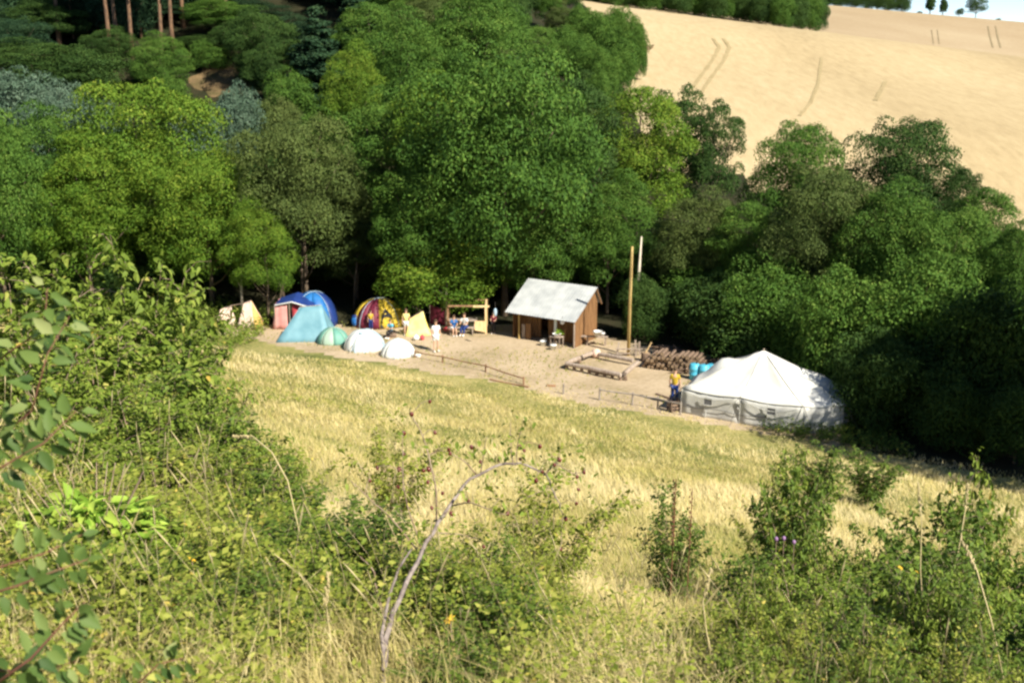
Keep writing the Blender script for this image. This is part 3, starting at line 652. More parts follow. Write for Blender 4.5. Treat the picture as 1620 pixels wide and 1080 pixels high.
# --- dome tents ---
def dome(name, label, px, row, rx, ry, ht, rz, panels, group, boxy=.85, door=None, vent=None, n=24, e=.9):
    p = at_z(px, row, 0); t = thing(name, label, 'tent', (p.x, p.y, 0), rz, group)
    def pt(a, s):     # s 0 ground .. 1 top
        ca, sa = math.cos(a), math.sin(a); k = (abs(ca)**(2/boxy)+abs(sa)**(2/boxy))**(-boxy/2)
        q = math.cos(s*math.pi/2)**e; return Vector((rx*k*ca*q, ry*k*sa*q, ht*math.sin(s*math.pi/2)))
    na = len(panels); seg = n//na
    for i, m in enumerate(panels):
        a0 = 2*math.pi*i/na; rws = []
        for s in range(9): rws.append([pt(a0+2*math.pi/na*j/seg, s/8*.999) for j in range(seg+1)])
        cloth_grid(rws, 'panel', M[m], t)
    for a in (math.pi/4, 3*math.pi/4):
        MB().tube([pt(a, s/10)*1.012 for s in range(11)]+[pt(a+math.pi, s/10)*1.012 for s in range(9, -1, -1)], .018, 5).build('tent_pole', M['palegreen' if 'green' in panels else 'paleblue'], t, True)
    if door is not None:
        c = [pt(door+d, s) for d, s in ((-.28, .03), (-.22, .30), (0, .52), (.22, .30), (.28, .03))]
        MB().add([v*1.02 for v in c]+[v*1.02+Vector((0, 0, -.01)) for v in c], [(0, 1, 2, 3, 4), (9, 8, 7, 6, 5)]).build('door', M['black' if 'maroon' in panels else 'paleblue'], t)  # on the striped tent a black sheet paints the unlit inside of its opening
    if vent is not None:
        c = pt(vent, .74); MB().ell(c*1.0, (.22, .16, .07)).build('vent', M['paleblue'], t, True)
    for a in (math.pi/4, 3*math.pi/4, 5*math.pi/4, 7*math.pi/4):
        q = pt(a, .35); g = pt(a, 0)*1.45
        MB().tube([q, g], .008, 4).build('guy_line', M['rope'], t)
    return t
GT = 'small camping tents'
dome('dome_tent', 'pale dome tent with blue trim and a small vent, left of the plain white one', 577, 552, 1.15, 1.0, 1.12, .35, ['white', 'white', 'paleblue', 'white', 'white', 'white', 'white', 'paleblue'], GT, door=-2.0, vent=-1.9)
dome('dome_tent', 'plain bright white low tent, nearest the bare ground in the tent row', 630, 562, 1.0, .85, .95, .75, ['white']*6, GT, boxy=1.0, e=1.25)
dome('dome_tent', 'small sea green dome tent between the teal tent and the pale dome', 527, 542, .92, .8, .88, .2, ['palegreen', 'green', 'green', 'green', 'green', 'palegreen', 'green', 'green'], GT)
dome('stripe_tent', 'yellow and maroon striped dome tent with a dark open front', 600, 513, 1.6, 1.25, 1.62, .12, ['yellow', 'yellow', 'maroon', 'yellow', 'maroon', 'yellow', 'yellow', 'maroon', 'maroon', 'yellow', 'yellow', 'yellow'], GT, boxy=.95, door=-1.25)
# ridge tents
def hull_tent(name, label, px, row, rz, base, ridge, m, group, parts=()):
    """base: list of (x,y) corners; ridge: list of (x,y,z) two points"""
    p = at_z(px, row, 0); t = thing(name, label, 'tent', (p.x, p.y, 0), rz, group)
    b = [Vector((x, y, 0)) for x, y in base]; r0, r1 = [Vector(v) for v in ridge]
    faces = [(b[0], b[1], r1, r0), (b[2], b[3], r0, r1), (b[1], b[2], r1), (b[3], b[0], r0)]
    mats = list(m)
    for f, mm in zip(faces, mats):
        if len(f) == 3: f = (f[0], f[1], f[2], f[2])
        rws = []
        for i in range(7):
            v = i/6; l = f[0].lerp(f[3], v); q = f[1].lerp(f[2], v); row_ = []
            nrm = (f[1]-f[0]).cross(f[3]-f[0]).normalized()
            for j in range(7):
                s = j/6; pt = l.lerp(q, s) - nrm*.09*math.sin(math.pi*v)*math.sin(math.pi*s)*(1-.5*v) + nrm*.015*math.sin(9*s+5*v)
                row_.append(pt)
            rws.append(row_)
        cloth_grid(rws, 'panel', M[mm], t)
    MB().tube([r0, r1], .022, 6).build('ridge_pole', M['plank_old'], t)
    return t
hull_tent('ridge_tent', 'teal nylon ridge tent with a broad front slope, in front of the blue dome', 487, 536, .12,
          [(-1.8, -.8), (1.4, -.95), (1.7, 1.3), (-1.4, 1.2)], [(-.35, .2, 1.85), (.85, .25, 1.92)], ['teal', 'navy', 'teal', 'teal_grey'], GT)
t = hull_tent('yellow_tent', 'light yellow canvas tent sagging beside the striped tent', 659, 528, .25,
          [(-.75, -.5), (.75, -.55), (.8, .8), (-.75, .8)], [(-.30, .1, .95), (.42, .1, 1.32)], ['lemon', 'yellow', 'yellow', 'lemon'], GT)
hull_tent('canvas_shelter', 'low cream canvas shelter, left one of the two on the grass', 358, 512, .3,
          [(-.65, -.45), (.6, -.5), (.6, .5), (-.6, .5)], [(-.25, 0, .95), (.35, 0, 1.05)], ['cream', 'cream', 'cream', 'cream'], GT)
hull_tent('canvas_shelter', 'tall cream canvas shelter with an ochre end, right one of the two on the grass', 396, 517, -.1,
          [(-.65, -.5), (.45, -.55), (.75, .6), (-.45, .6)], [(-.3, 0, 1.45), (.12, .1, 1.6)], ['cream', 'cream', 'ochre', 'cream'], GT)
# big blue tent with red porch
p = at_z(492, 520, 0)
bt = dome('family_tent', 'large blue dome tent with a red lined porch and white trimmed awning', 497, 512, 1.45, 1.35, 1.98, .1, ['navy', 'blue', 'blue', 'blue', 'blue', 'blue', 'blue', 'navy'], GT, boxy=.9)
aw = [(-2.15, -1.15, 1.50), (-1.15, -1.35, 1.72), (.15, -1.45, 1.30), (.2, -.2, 1.75), (-.9, .1, 1.95), (-1.9, .0, 1.65)]
mb = MB(); mb.add(aw+[(x, y, z-.02) for x, y, z in aw], [(0, 1, 4, 5), (1, 2, 3, 4), (11, 10, 7, 6), (10, 9, 8, 7)]); mb.build('awning', M['navy'], bt)
mb = MB()
for a, b in ((aw[0], aw[1]), (aw[1], aw[2])): mb.bar(Vector(a)+Vector((0, -.02, -.02)), Vector(b)+Vector((0, -.02, -.02)), .09, .05)
mb.build('awning_trim', M['white'], bt)
def sheet3(name, pts, m, par):
    a, b, c, d = [Vector(q) for q in pts]; rws = []
    nrm = (b-a).cross(d-a).normalized()
    for i in range(6):
        l = a.lerp(d, i/5); q = b.lerp(c, i/5); rws.append([l.lerp(q, j/6)+nrm*.03*math.sin(j*1.9+i*.4) for j in range(7)])
    return cloth_grid(rws, name, M[m], par)
sheet3('porch_wall', [(-2.35, -1.1, 0), (-1.45, -1.3, 0), (-1.45, -1.2, 1.62), (-2.1, -1.1, 1.48)], 'pink', bt)
sheet3('porch_wall', [(-1.15, -1.2, 0), (.1, -1.25, 0), (.1, -1.25, 1.25), (-1.15, -1.15, 1.55)], 'red', bt)
sheet3('porch_wall', [(-2.35, -1.1, 0), (-2.3, .2, 0), (-1.95, .1, 1.6), (-2.15, -1.1, 1.48)], 'pink', bt)
for q in ((-2.17, -1.14), (-1.3, -1.36), (.15, -1.45)): MB().tube([(q[0], q[1], 0), (q[0], q[1], 1.5 if q[0] < -2 else (1.66 if q[0] < 0 else 1.3))], .025, 6).build('porch_pole', M['plank_old'], bt)
# --- hut ---
a = at_z(812, 534, 0); b = at_z(910, 550, 0)
e1 = (b-a).normalized(); Lh = (b-a).length; Dh = 2.5
hut = thing('wooden_hut', 'small brown plank hut with a pale sheet metal roof and open front', 'hut', (a.x, a.y, 0), math.atan2(e1.y, e1.x))
ER, RR, BR = 1.78, 3.02, 2.0; RY = 2.1   # eave, ridge, back eave heights; ridge position
def roofz(y): return ER+(RR-ER)*y/RY if y <= RY else RR+(BR-RR)*(y-RY)/(Dh+.25-RY)
rnd = random.Random(4)
for side, x0 in ((1, Lh), (-1, 0)):
    k = 0; y = 0.0
    while y < Dh-.02:
        wd = min(.235, Dh-y); zt0 = roofz(y+.01)-.04; zt1 = roofz(min(y+wd, Dh))-.04; o_ = rnd.uniform(-.012, .012)
        V = [(x0-.015+o_, y, .02), (x0+.015+o_, y, .02), (x0+.015+o_, y+wd-.012, .02), (x0-.015+o_, y+wd-.012, .02),
             (x0-.015+o_, y, zt0), (x0+.015+o_, y, zt0), (x0+.015+o_, y+wd-.012, zt1), (x0-.015+o_, y+wd-.012, zt1)]
        MB().add(V, [(0,3,2,1),(4,5,6,7),(0,1,5,4),(1,2,6,5),(2,3,7,6),(3,0,4,7)]).build('plank', M['plank'], hut); y += wd
x = 0.0
while x < Lh-.05:    # inner front wall, set back under the eave, and the rear wall
    wd = min(.24, Lh-x)
    if not (1.25 < x < 1.9): MB().box((x+wd/2, .72+rnd.uniform(-.01, .01), 1.03), (wd-.014, .03, 2.02)).build('plank', M['plank'], hut)
    MB().box((x+wd/2, Dh-.03, .98), (wd-.014, .03, 1.95)).build('plank', M['plank'], hut); x += wd
# lower front boarding and leaning boards
MB().box((.95, .10, .48), (.34, .03, .93)).build('board', M['plank'], hut)
MB().box((.62, .10, .44), (.22, .03, .85)).build('board', M['plank_old'], hut)
MB().bar((2.3, .05, .1), (2.75, .12, .95), .4, .03).build('board', M['plank'], hut)
MB().bar((2.75, .0, .05), (2.95, .1, .9), .35, .03).build('board', M['plank'], hut)
for x in (.42, 2.86, Lh-.05): MB().tube([(x, -.05, 0), (x, -.05, ER-.02)], .05, 8).build('post', M['plank_old' if x > 1 else 'yellowpole'], hut)
MB().box((Lh/2, -.05, ER-.115), (Lh+.2, .09, .10)).build('eave_beam', M['plank'], hut)
MB().box((Lh/2, RY, RR-.09), (Lh+.2, .10, .10)).build('ridge_beam', M['plank'], hut)
ns = 5; x0 = -.30; wds = (Lh+.5)/ns
for i in range(ns):
    V = []; F = []; nc = 10; lift = .004*(i % 2)
    y0_, y1_ = -.42, RY+.04
    for s_ in (0, 1):
        for j in range(nc+1):
            x = x0+i*wds+j*(wds+.02)/nc; zc = .007*math.cos(j*math.pi); yy = (y0_, y1_)[s_]
            V.append((x, yy, roofz(max(yy, -.42)) if False else ER+(RR-ER)*yy/RY+.04+zc+lift))
    nb = len(V); V += [(x, y, z-.006) for x, y, z in V]
    for j in range(nc):
        F.append((j, j+1, nc+2+j, nc+1+j)); F.append((nb+nc+1+j, nb+nc+2+j, nb+j+1, nb+j))
    F.append(tuple(range(nc, -1, -1))+tuple(range(nb, nb+nc+1)))
    MB().add(V, F).build('roof_sheet', M['sheet'], hut)
    V = []
    for s_ in (0, 1):
        for j in range(nc+1):
            x = x0+i*wds+j*(wds+.02)/nc; zc = .007*math.cos(j*math.pi); yy = (RY, Dh+.25)[s_]
            V.append((x, yy, roofz(yy)+.035+zc+lift))
    MB().add(V, [(j, j+1, nc+2+j, nc+1+j) for j in range(nc)]).build('roof_sheet', M['sheet'], hut)
for sx in (-.24, Lh+.16):
    MB().bar((sx, -.40, ER-.28), (sx, RY, RR-.02), .03, .10).build('bargeboard', M['plank'], hut)
    MB().bar((sx, RY, RR-.02), (sx, Dh+.25, BR), .03, .10).build('bargeboard', M['plank'], hut)
def hutpt(x, y, z=0): return Vector((a.x, a.y, 0)) + e1*x + Vector((-e1.y, e1.x, 0))*y + Vector((0, 0, z))
# things at the hut
q = hutpt(3.15, -.45); t = thing('wash_table', 'small table with a white basin in front of the hut corner', 'table', q, math.atan2(e1.y, e1.x))
MB().box((0, 0, .62), (.65, .5, .04)).build('tabletop', M['plank_old'], t)
for sx in (-.28, .28):
    for sy in (-.2, .2): MB().box((sx, sy, .3), (.05, .05, .6)).build('leg', M['plank_old'], t)
def pot(name, label, cat, loc, r1, r2, hh, m, lid=False, handle=True, group=None):
    t = thing(name, label, cat, loc, 0, group); mb = MB()
    n = 16; V = []; 
    prof = [(0, 0), (r1, 0), (r2, hh), (r2+.012, hh), (r2+.012, hh+.01), (r2-.012, hh), (r1-.012, .02), (0, .02)]
    for (rr_, z) in prof:
        for k in range(n): V.append((rr_*math.cos(6.2832*k/n), rr_*math.sin(6.2832*k/n), z))
    F = [(i*n+k, i*n+(k+1) % n, (i+1)*n+(k+1) % n, (i+1)*n+k) for i in range(len(prof)-1) for k in range(n)]
    mb.add(V, F); mb.build('body', M[m], t, True)
    if handle: MB().tube([(r2*math.cos(an), 0, hh+r2*.75*math.sin(an)) for an in [math.pi*i/8 for i in range(9)]], .008, 5).build('handle', M['greypost'], t)
    if lid: MB().ell((0, 0, hh), (r2*1.02, r2*1.02, .05), 14).build('lid', M[m], t, True)
    return t
GB = 'buckets and basins by the hut'
pot('basin', 'white basin on the wash table at the hut corner', 'basin', q+Vector((0, 0, .642)), .14, .24, .14, 'bucket', handle=False, group=GB)
pot('bucket', 'white bucket on the ground under the middle of the hut eave', 'bucket', hutpt(2.35, -.55), .15, .19, .26, 'bucket', group=GB)
pot('bucket', 'pale bucket on the ground in front of the wash table', 'bucket', hutpt(3.25, -1.0), .15, .19, .27, 'bucket', lid=True, group=GB)
g = at_z(938, 540, 0)
t = thing('paper_plate', 'white round dish hanging at the right end of the hut eave', 'dish', hutpt(3.42, -.30, 1.45), 0)
MB().ell((0, 0, 0), (.13, .05, .13), 14).build('dish', M['bucket'], t, True); MB().tube([(0, 0, .1), (0, 0, .32)], .008, 4).build('string', M['rope'], t)
t = thing('sunlit_strip', 'narrow white strip added as the sunlight on the right post of the hut porch', 'sunlit_strip', hutpt(2.86, -.13, .75), math.atan2(e1.y, e1.x))  # added white strip, stands in for sun on the porch post
cloth_grid([[Vector((-.09+.06*j, .015*math.sin(j*2+i*.5), .85*i/8)) for j in range(4)] for i in range(9)], 'cloth', M['white'], t)
t = thing('potted_plant', 'green plant standing on the wash table beside the basin', 'plant', q+Vector((.16, .14, .64)), 0)
MB().tube([(0, 0, 0), (0, 0, .12)], [.05, .07], 8).build('pot', M['rail'], t)
r = np.random.RandomState(1); n = 60; P = np.tile([0, 0, .12], (n, 1)); D = unit(r.normal(size=(n, 3))+[0, 0, 1.0]); N = unit(r.normal(size=(n, 3)))
V, F = leaf_quads(P+D*.03, D, N, r.uniform(.15, .32, n), np.full(n, .07)); link('foliage', mesh_np('foliage', V, F, LM['lime'], np.repeat(r.rand(n), 4)*.6), t)
# bench and grey bowl right of the hut
p = at_z(932, 546, 0)
t = thing('log_bench', 'rough wooden bench rail at the foot of the hut gable', 'bench', (p.x, p.y, 0), -.15)
MB().box((.1, 0, .52), (1.9, .22, .06)).build('seat', M['plank_old'], t)
for sx in (-.7, -.1, .9): MB().box((sx, 0, .245), (.09, .16, .49)).build('leg', M['plank_old'], t)
pot('wash_bowl', 'big grey white bowl hung against the hut gable', 'bowl', at_y(945, 531, 61.4), .14, .26, .26, 'bucket', handle=False, group=GB)
pot('pot', 'pale cooking pot at the right end of the log bench', 'pot', (p.x+.75, p.y+.02, .555), .11, .13, .14, 'bucket', lid=True)
p = at_z(943, 566, 0); t = thing('ball', 'big pale cream ball lying by the log frame', 'ball', (p.x, p.y, 0)); MB().ell((0, 0, .26), (.26, .26, .26), 18, 12).build('ball_body', M['cream'], t, True)
# --- tall pole ---
p = at_z(994, 562, 0); zt = at_y(996, 390, p.y).z
t = thing('flag_pole', 'tall peeled yellow wooden pole standing in the camp', 'pole', (p.x, p.y, 0))
MB().tube([(0, 0, -.2), (.01, 0, zt*.5), (.05, 0, zt)], [.095, .08, .06], 10).build('pole', M['yellowpole'], t, True)
MB().tube([(.05, -.06, zt-.25), (.02, -.12, zt*.5), (0, -.12, .9)], .01, 4).build('halyard', M['rope'], t)
t = thing('pole_frame', 'grey timber frame bracing the foot of the tall pole', 'frame', (p.x, p.y, 0), -.1)
for (x0, y0_, x1, z1, nm) in ((-.62, 0, -.52, .72, 'post'), (.42, -.1, .36, .9, 'post'), (.62, .1, .58, .75, 'post')):
    MB().bar((x0, y0_, 0), (x1, y0_, z1), .09).build(nm, M['plank_old'], t)
MB().bar((-.7, -.08, .36), (.75, -.16, .42), .10, .05).build('rail', M['plank_old'], t)
MB().bar((-.62, -.06, .08), (.1, -.12, .16), .10, .06).build('rail', M['plank_old'], t)
M['white_bark'] = mat('brightened_bark', (.50, .44, .34), (.66, .60, .48), 3, .8, stretch=(3, 3, 1))  # pale bark, brightened further in place of sunlight on the trunk
x, zt_, y_ = at_y(1015, 374, 64.6).x, at_y(1015, 374, 64.6).z, 64.6
t = thing('bare_trunk', 'pale whitish bare trunk in the leaves just right of the pole top', 'tree', (x-.1, y_, 0), 0)
MB().tube([(0, 0, -.2), (0, 0, 2), (.0, 0, 3.4), (.1, 0, zt_)], [.10, .095, .09, .04], 8).build('trunk', M['white_bark'], t, True)
# --- log frame (fire pit) ---
cor = [at_z(895, 583, 0), at_z(985, 602, 0), at_z(1010, 580, 0), at_z(938, 566, 0)]
t = thing('fire_place', 'low square frame of grey logs laid on the bare ground', 'fireplace', (cor[0].x, cor[0].y, 0))
o0 = Vector((cor[0].x, cor[0].y, 0)); cc = [Vector((c.x, c.y, 0))-o0 for c in cor]
for i in range(4):
    p0, p1 = cc[i], cc[(i+1) % 4]
    d = (p1-p0).normalized()
    if i == 1: p0 = p0+d*.12
    segs = {0: ((0, .97),), 1: ((.08, .95),), 2: ((.12, .86),), 3: ((.05, .42), (.5, .97))}[i]
    for s0, s1 in segs:
        MB().tube([p0.lerp(p1, s0)+Vector((0, 0, .28)), p0.lerp(p1, (s0+s1)/2)+Vector((0, 0, .30)), p0.lerp(p1, s1)+Vector((0, 0, .28))], [.11, .12, .11], 8).build('log', M['plank_old'], t)
for i in range(8):
    q = cc[0].lerp(cc[1], .02+i*.134); MB().tube([q, q+Vector((0, 0, .19))], .09, 7).build('stump', M['log'], t)
for q in (cc[1]+Vector((.15, .1, 0)), cc[2]-Vector((.1, 0, 0)), cc[3], cc[0].lerp(cc[3], .5)): MB().tube([q, q+Vector((0, 0, .19))], .10, 7).build('stump', M['log'], t)
# pale planks inside the frame
MB().bar(cc[0].lerp(cc[1], .45)+Vector((.15, .35, .20)), cc[0].lerp(cc[1], .9)+Vector((.1, .45, .20)), .3, .04).build('board', M['plank_old'], t)
# --- log pile ---
p = at_z(1020, 578, 0)
t = thing('log_pile', 'long stack of sawn firewood logs at the back of the camp, right of the pole', 'log pile', (p.x, p.y, 0), -.42)
rnd = random.Random(9); lm = MB().tube([(0, -.5, 0), (0, .5, 0)], 1, 8, False).mesh('log', M['log'], True)
lend = MB().tube([(0, -.502, 0), (0, .502, 0)], .93, 8).mesh('log_end', M['logend'])
lend2 = lend
for lev in range(5):
    for i in range(15-lev):
        r_ = rnd.uniform(.085, .12); x = .1+i*.235+lev*.115+rnd.uniform(-.03, .03); z = .11+lev*.185+rnd.uniform(-.015, .015)
        if lev == 4 and rnd.random() < .4: continue
        yo = rnd.uniform(-.12, .12)
        o = link('log', lm, t, (x, yo, z), (0, 0, rnd.uniform(-.06, .06)), (r_, 1, r_)); link('log_end', lend, o)
t = thing('chopping_block', 'pale sawn tree stump at the left end of the firewood stack', 'stump', (at_z(1021, 571, 0).x, at_z(1021, 571, 0).y, 0))
MB().tube([(0, 0, 0), (0, 0, .46)], [.26, .22], 12).build('block', M['log'], t); MB().tube([(0, 0, .461), (0, 0, .475)], .20, 12).build('cut_face', M['logend'], t)
MB().bar((0, 0, .47), (.30, .0, 1.05), .05).build('axe_handle', M['newwood'], t)
GL = 'brush and timber heaps behind the firewood'
for px, row, sz, lb in ((1085, 590, 1.0, 'heap of brown branches between the firewood stack and the blue barrels'), (1140, 583, 1.3, 'heap of dark poles and branches behind the army tent'), (1060, 560, 1.2, 'low brown brush heap behind the firewood stack')):
    p = at_z(px, row, 0); t = thing('brush_heap', lb, 'brush heap', (p.x, p.y, 0), 0, GL)
    for k in range(16):
        an = rnd.uniform(0, 6.28); ln = rnd.uniform(.6, 1.1)*sz; c = Vector((rnd.uniform(-.5, .5)*sz, rnd.uniform(-.3, .3), rnd.uniform(.06, .45)))
        d = Vector((math.cos(an), math.sin(an)*.6, rnd.uniform(-.25, .25)))*ln/2
        if c.z-abs(d.z) < .03: c.z = abs(d.z)+.04
        MB().tube([c-d, c+d*.2+Vector((0, 0, .03)), c+d], [.045, .038, .02], 5).build('branch', M['log'], t)
# --- blue barrels ---
GBB = 'sky blue plastic barrels'
for px, row, lb in ((1098, 600, 'sky blue barrel, leftmost of the three behind the army tent'), (1113, 602, 'sky blue barrel, middle of the three behind the army tent'), (1126, 601, 'sky blue barrel mostly hidden by the army tent roof, right of the three')):
    p = at_z(px, row, 0); t = thing('barrel', lb, 'barrel', (p.x, p.y, 0), 0, GBB)
    prof = [(0, 0), (.22, 0), (.25, .04), (.26, .28), (.275, .30), (.26, .32), (.26, .56), (.275, .58), (.26, .60), (.25, .80), (.20, .84), (0, .84)]; n = 16
    V = [(a_*math.cos(6.2832*k/n), a_*math.sin(6.2832*k/n), z) for a_, z in prof for k in range(n)]
    F = [(i*n+k, i*n+(k+1) % n, (i+1)*n+(k+1) % n, (i+1)*n+k) for i in range(len(prof)-1) for k in range(n)]
    MB().add(V, F).build('body', M['barrel'], t, True); MB().tube([(.1, 0, .84), (.1, 0, .88)], .04, 8).build('cap', M['black'], t)
# --- rail fences along the meadow edge ---
def fence(label, pts, m, hh, posts, name='rail_fence', sag=.03, rr=.035):
    P = [at_z(px, row, 0) for px, row in pts]; o0 = Vector((P[0].x, P[0].y, 0)); t = thing(name, label, 'fence', o0, 0, 'low fences along the meadow edge')
    for i in range(len(P)-1):
        a_, b_ = [Vector((q.x, q.y, hz(q.x, q.y)))-o0 for q in P[i:i+2]]
        MB().tube([a_+Vector((0, 0, hh)), a_.lerp(b_, .5)+Vector((0, 0, hh-sag)), b_+Vector((0, 0, hh))], rr, 6).build('rail', M[m], t)
    for k in posts:
        q = Vector((P[k].x, P[k].y, hz(P[k].x, P[k].y)))-o0
        MB().tube([q+Vector((0, .02, -.15)), q+Vector((.02, .02, hh+.08))], [.05, .04], 7).build('post', M[m], t)
fence('brown rail fence on short posts left of the middle of the meadow edge', [(656, 567), (700, 575), (768, 590), (828, 611)], 'rail', .36, [0, 1, 2, 3])
fence('second brown pole lying low beside the rail fence end', [(775, 604), (836, 616)], 'rail', .07, [], rr=.045)
fence('thin grey rail fence running to the left corner of the army tent', [(948, 636), (1000, 643), (1040, 650), (1076, 660)], 'greypost', .55, [0, 1, 2, 3])
fence('single grey post with a loose wire, left of the thin rail fence', [(891, 626), (948, 636)], 'greypost', .45, [0], rr=.006, sag=.3)
p = at_z(1038, 625, 0); p2 = at_z(1066, 634, 0)
t = thing('lying_pole', 'short dark pole lying on the ground left of the person in yellow', 'pole', (p.x, p.y, 0)); MB().tube([(0, 0, .07), (p2.x-p.x, p2.y-p.y, .07)], [.06, .05], 7).build('pole', M['log'], t)
p = at_z(872, 612, 0); t = thing('lying_log', 'small brown log on the bare ground near the rail fence end', 'log', (p.x, p.y, 0)); MB().tube([(-.22, 0, .07), (.22, -.05, .07)], .07, 8).build('log', M['rail'], t)
p = at_z(1066, 652, 0)
t = thing('woven_crates', 'dark stacked wooden crate at the left corner of the army tent', 'crate', (p.x, p.y, hz(p.x, p.y)), .3)
for z in (.05, .2, .35, .5): 
    MB().box((0, -.22, z), (.5, .03, .09)).build('slat', M['log'], t); MB().box((.25, 0, z), (.03, .44, .09)).build('slat', M['log'], t); MB().box((-.25, 0, z), (.03, .44, .09)).build('slat', M['log'], t)
for sx in (-.22, .22):
    for sy in (-.19, .19): MB().box((sx, sy, .29), (.05, .05, .58)).build('corner_post', M['log'], t)
# --- camp kitchen ---
p = at_z(752, 528, 0); K0 = Vector((p.x, p.y, 0))
t = thing('kitchen_shelter', 'open camp kitchen frame of pale new wood with a light panel', 'shelter', K0)
for x_, y_, m_ in ((.62, 0, 'newwood'), (.62, 1.6, 'newwood'), (-1.6, .2, 'rail'), (-1.6, 1.7, 'rail')): MB().box((x_, y_, .8), (.11, .11, 1.6)).build('post', M[m_], t)
MB().box((.35, -.02, 1.655), (.95, .10, .10)).build('beam', M['newwood'], t); MB().box((-.85, .1, 1.65), (1.45, .09, .09)).build('beam', M['rail'], t)
MB().box((-.49, 1.65, 1.655), (2.4, .10, .10)).build('beam', M['rail'], t); MB().bar((.62, .06, 1.655), (.62, 1.59, 1.655), .09, .09).build('beam', M['newwood'], t)
mb = MB(); mb.add([(-.05, -.10, .25), (.55, -.10, .12), (.72, -.10, .78), (-.02, -.10, .80), (-.05, -.06, .25), (.55, -.06, .12), (.72, -.06, .78), (-.02, -.06, .80)], [(0,1,2,3),(7,6,5,4),(0,4,5,1),(1,5,6,2),(2,6,7,3),(3,7,4,0)]); mb.build('panel', M['newwood'], t)
t = thing('camp_table', 'long rough table under the low round tree, people seated at it', 'table', K0+Vector((-.75, .55, 0)))
MB().box((0, 0, .72), (1.7, .7, .05)).build('tabletop', M['plank_old'], t)
for sx in (-.7, .7): MB().bar((sx, -.3, 0), (sx, .1, .7), .07).build('leg', M['plank_old'], t); MB().bar((sx, .3, 0), (sx, -.1, .7), .07).build('leg', M['plank_old'], t)
t = thing('sitting_bench', 'plank bench in front of the camp table', 'bench', K0+Vector((-.8, -.15, 0)))
MB().box((0, 0, .42), (1.6, .28, .05)).build('seat', M['plank_old'], t)
for sx in (-.65, .65): MB().box((sx, 0, .20), (.06, .24, .39)).build('leg', M['plank_old'], t)
p = at_y(783, 488, 60.2); t = thing('water_bag', 'pale water bag hanging in the dark right of the kitchen frame', 'water bag', (p.x, p.y+1.0, p.z-.45)); MB().ell((0, 0, 0), (.10, .07, .24), 12).build('bag', M['paleblue'], t, True); MB().tube([(0, 0, .22), (0, 0, .6)], .01, 4).build('strap', M['rope'], t)
p = at_z(710, 524, 0); t = thing('red_bag', 'red bag lying on the ground left of the camp table', 'bag', (p.x, p.y, 0)); MB().ell((0, 0, .15), (.33, .2, .16), 14).build('bag', M['red'], t, True); MB().tube([(-.15, -.05, .29), (0, -.05, .38), (.15, -.05, .29)], .02, 5).build('handle', M['maroon'], t)
p = at_z(648, 540, 0)
t = thing('plastic_bag', 'white bag among the red one in front of the yellow tent', 'bag', (p.x+.35, p.y+.3, 0)); MB().ell((0, 0, .14), (.19, .15, .16), 12).build('bag', M['white'], t, True); MB().tube([(-.04, 0, .28), (0, 0, .34), (.04, 0, .28)], .03, 6).build('knot', M['white'], t)
t = thing('red_bag', 'small red bag at the foot of the yellow tent', 'bag', (p.x+.70, p.y+.35, 0)); MB().ell((0, 0, .14), (.13, .12, .17), 12).build('bag', M['red'], t, True); MB().tube([(-.04, 0, .29), (0, 0, .35), (.04, 0, .29)], .015, 5).build('handle', M['maroon'], t)
p = at_z(562, 517, 0); t = thing('backpack', 'bright blue rucksack left of the striped tent', 'rucksack', (p.x, p.y, 0), .2); MB().ell((0, 0, .36), (.22, .18, .36), 14).build('bag', M['blue'], t, True); MB().ell((0, -.17, .26), (.13, .07, .15), 10).build('pocket', M['blue'], t, True); MB().ell((0, 0, .66), (.18, .15, .08), 10).build('top_flap', M['navy'], t, True)
p = at_z(661, 565, 0); t = thing('basin', 'pale basin on the ground right of the plain white tent', 'basin', (p.x, p.y, 0)); MB().tube([(0, 0, 0), (0, 0, .14)], [.13, .2], 12).build('bowl', M['bucket'], t)
# line of washing / dark camping gear behind white figure
p = at_z(683, 520, 0); t = thing('maroon_tarp', 'dark maroon tarp hung between poles behind the person in white', 'tarp', (p.x, p.y+.7, 0), -.1)
sheet3('cloth', [(-.15, 0, .15), (1.15, -.15, .1), (1.0, -.05, 1.0), (-.1, .05, 1.25)], 'maroon', t)
for x_, z_ in ((-.15, 1.35), (1.05, 1.1)): MB().tube([(x_, .03, 0), (x_, .03, z_)], .025, 6).build('pole', M['plank_old'], t)
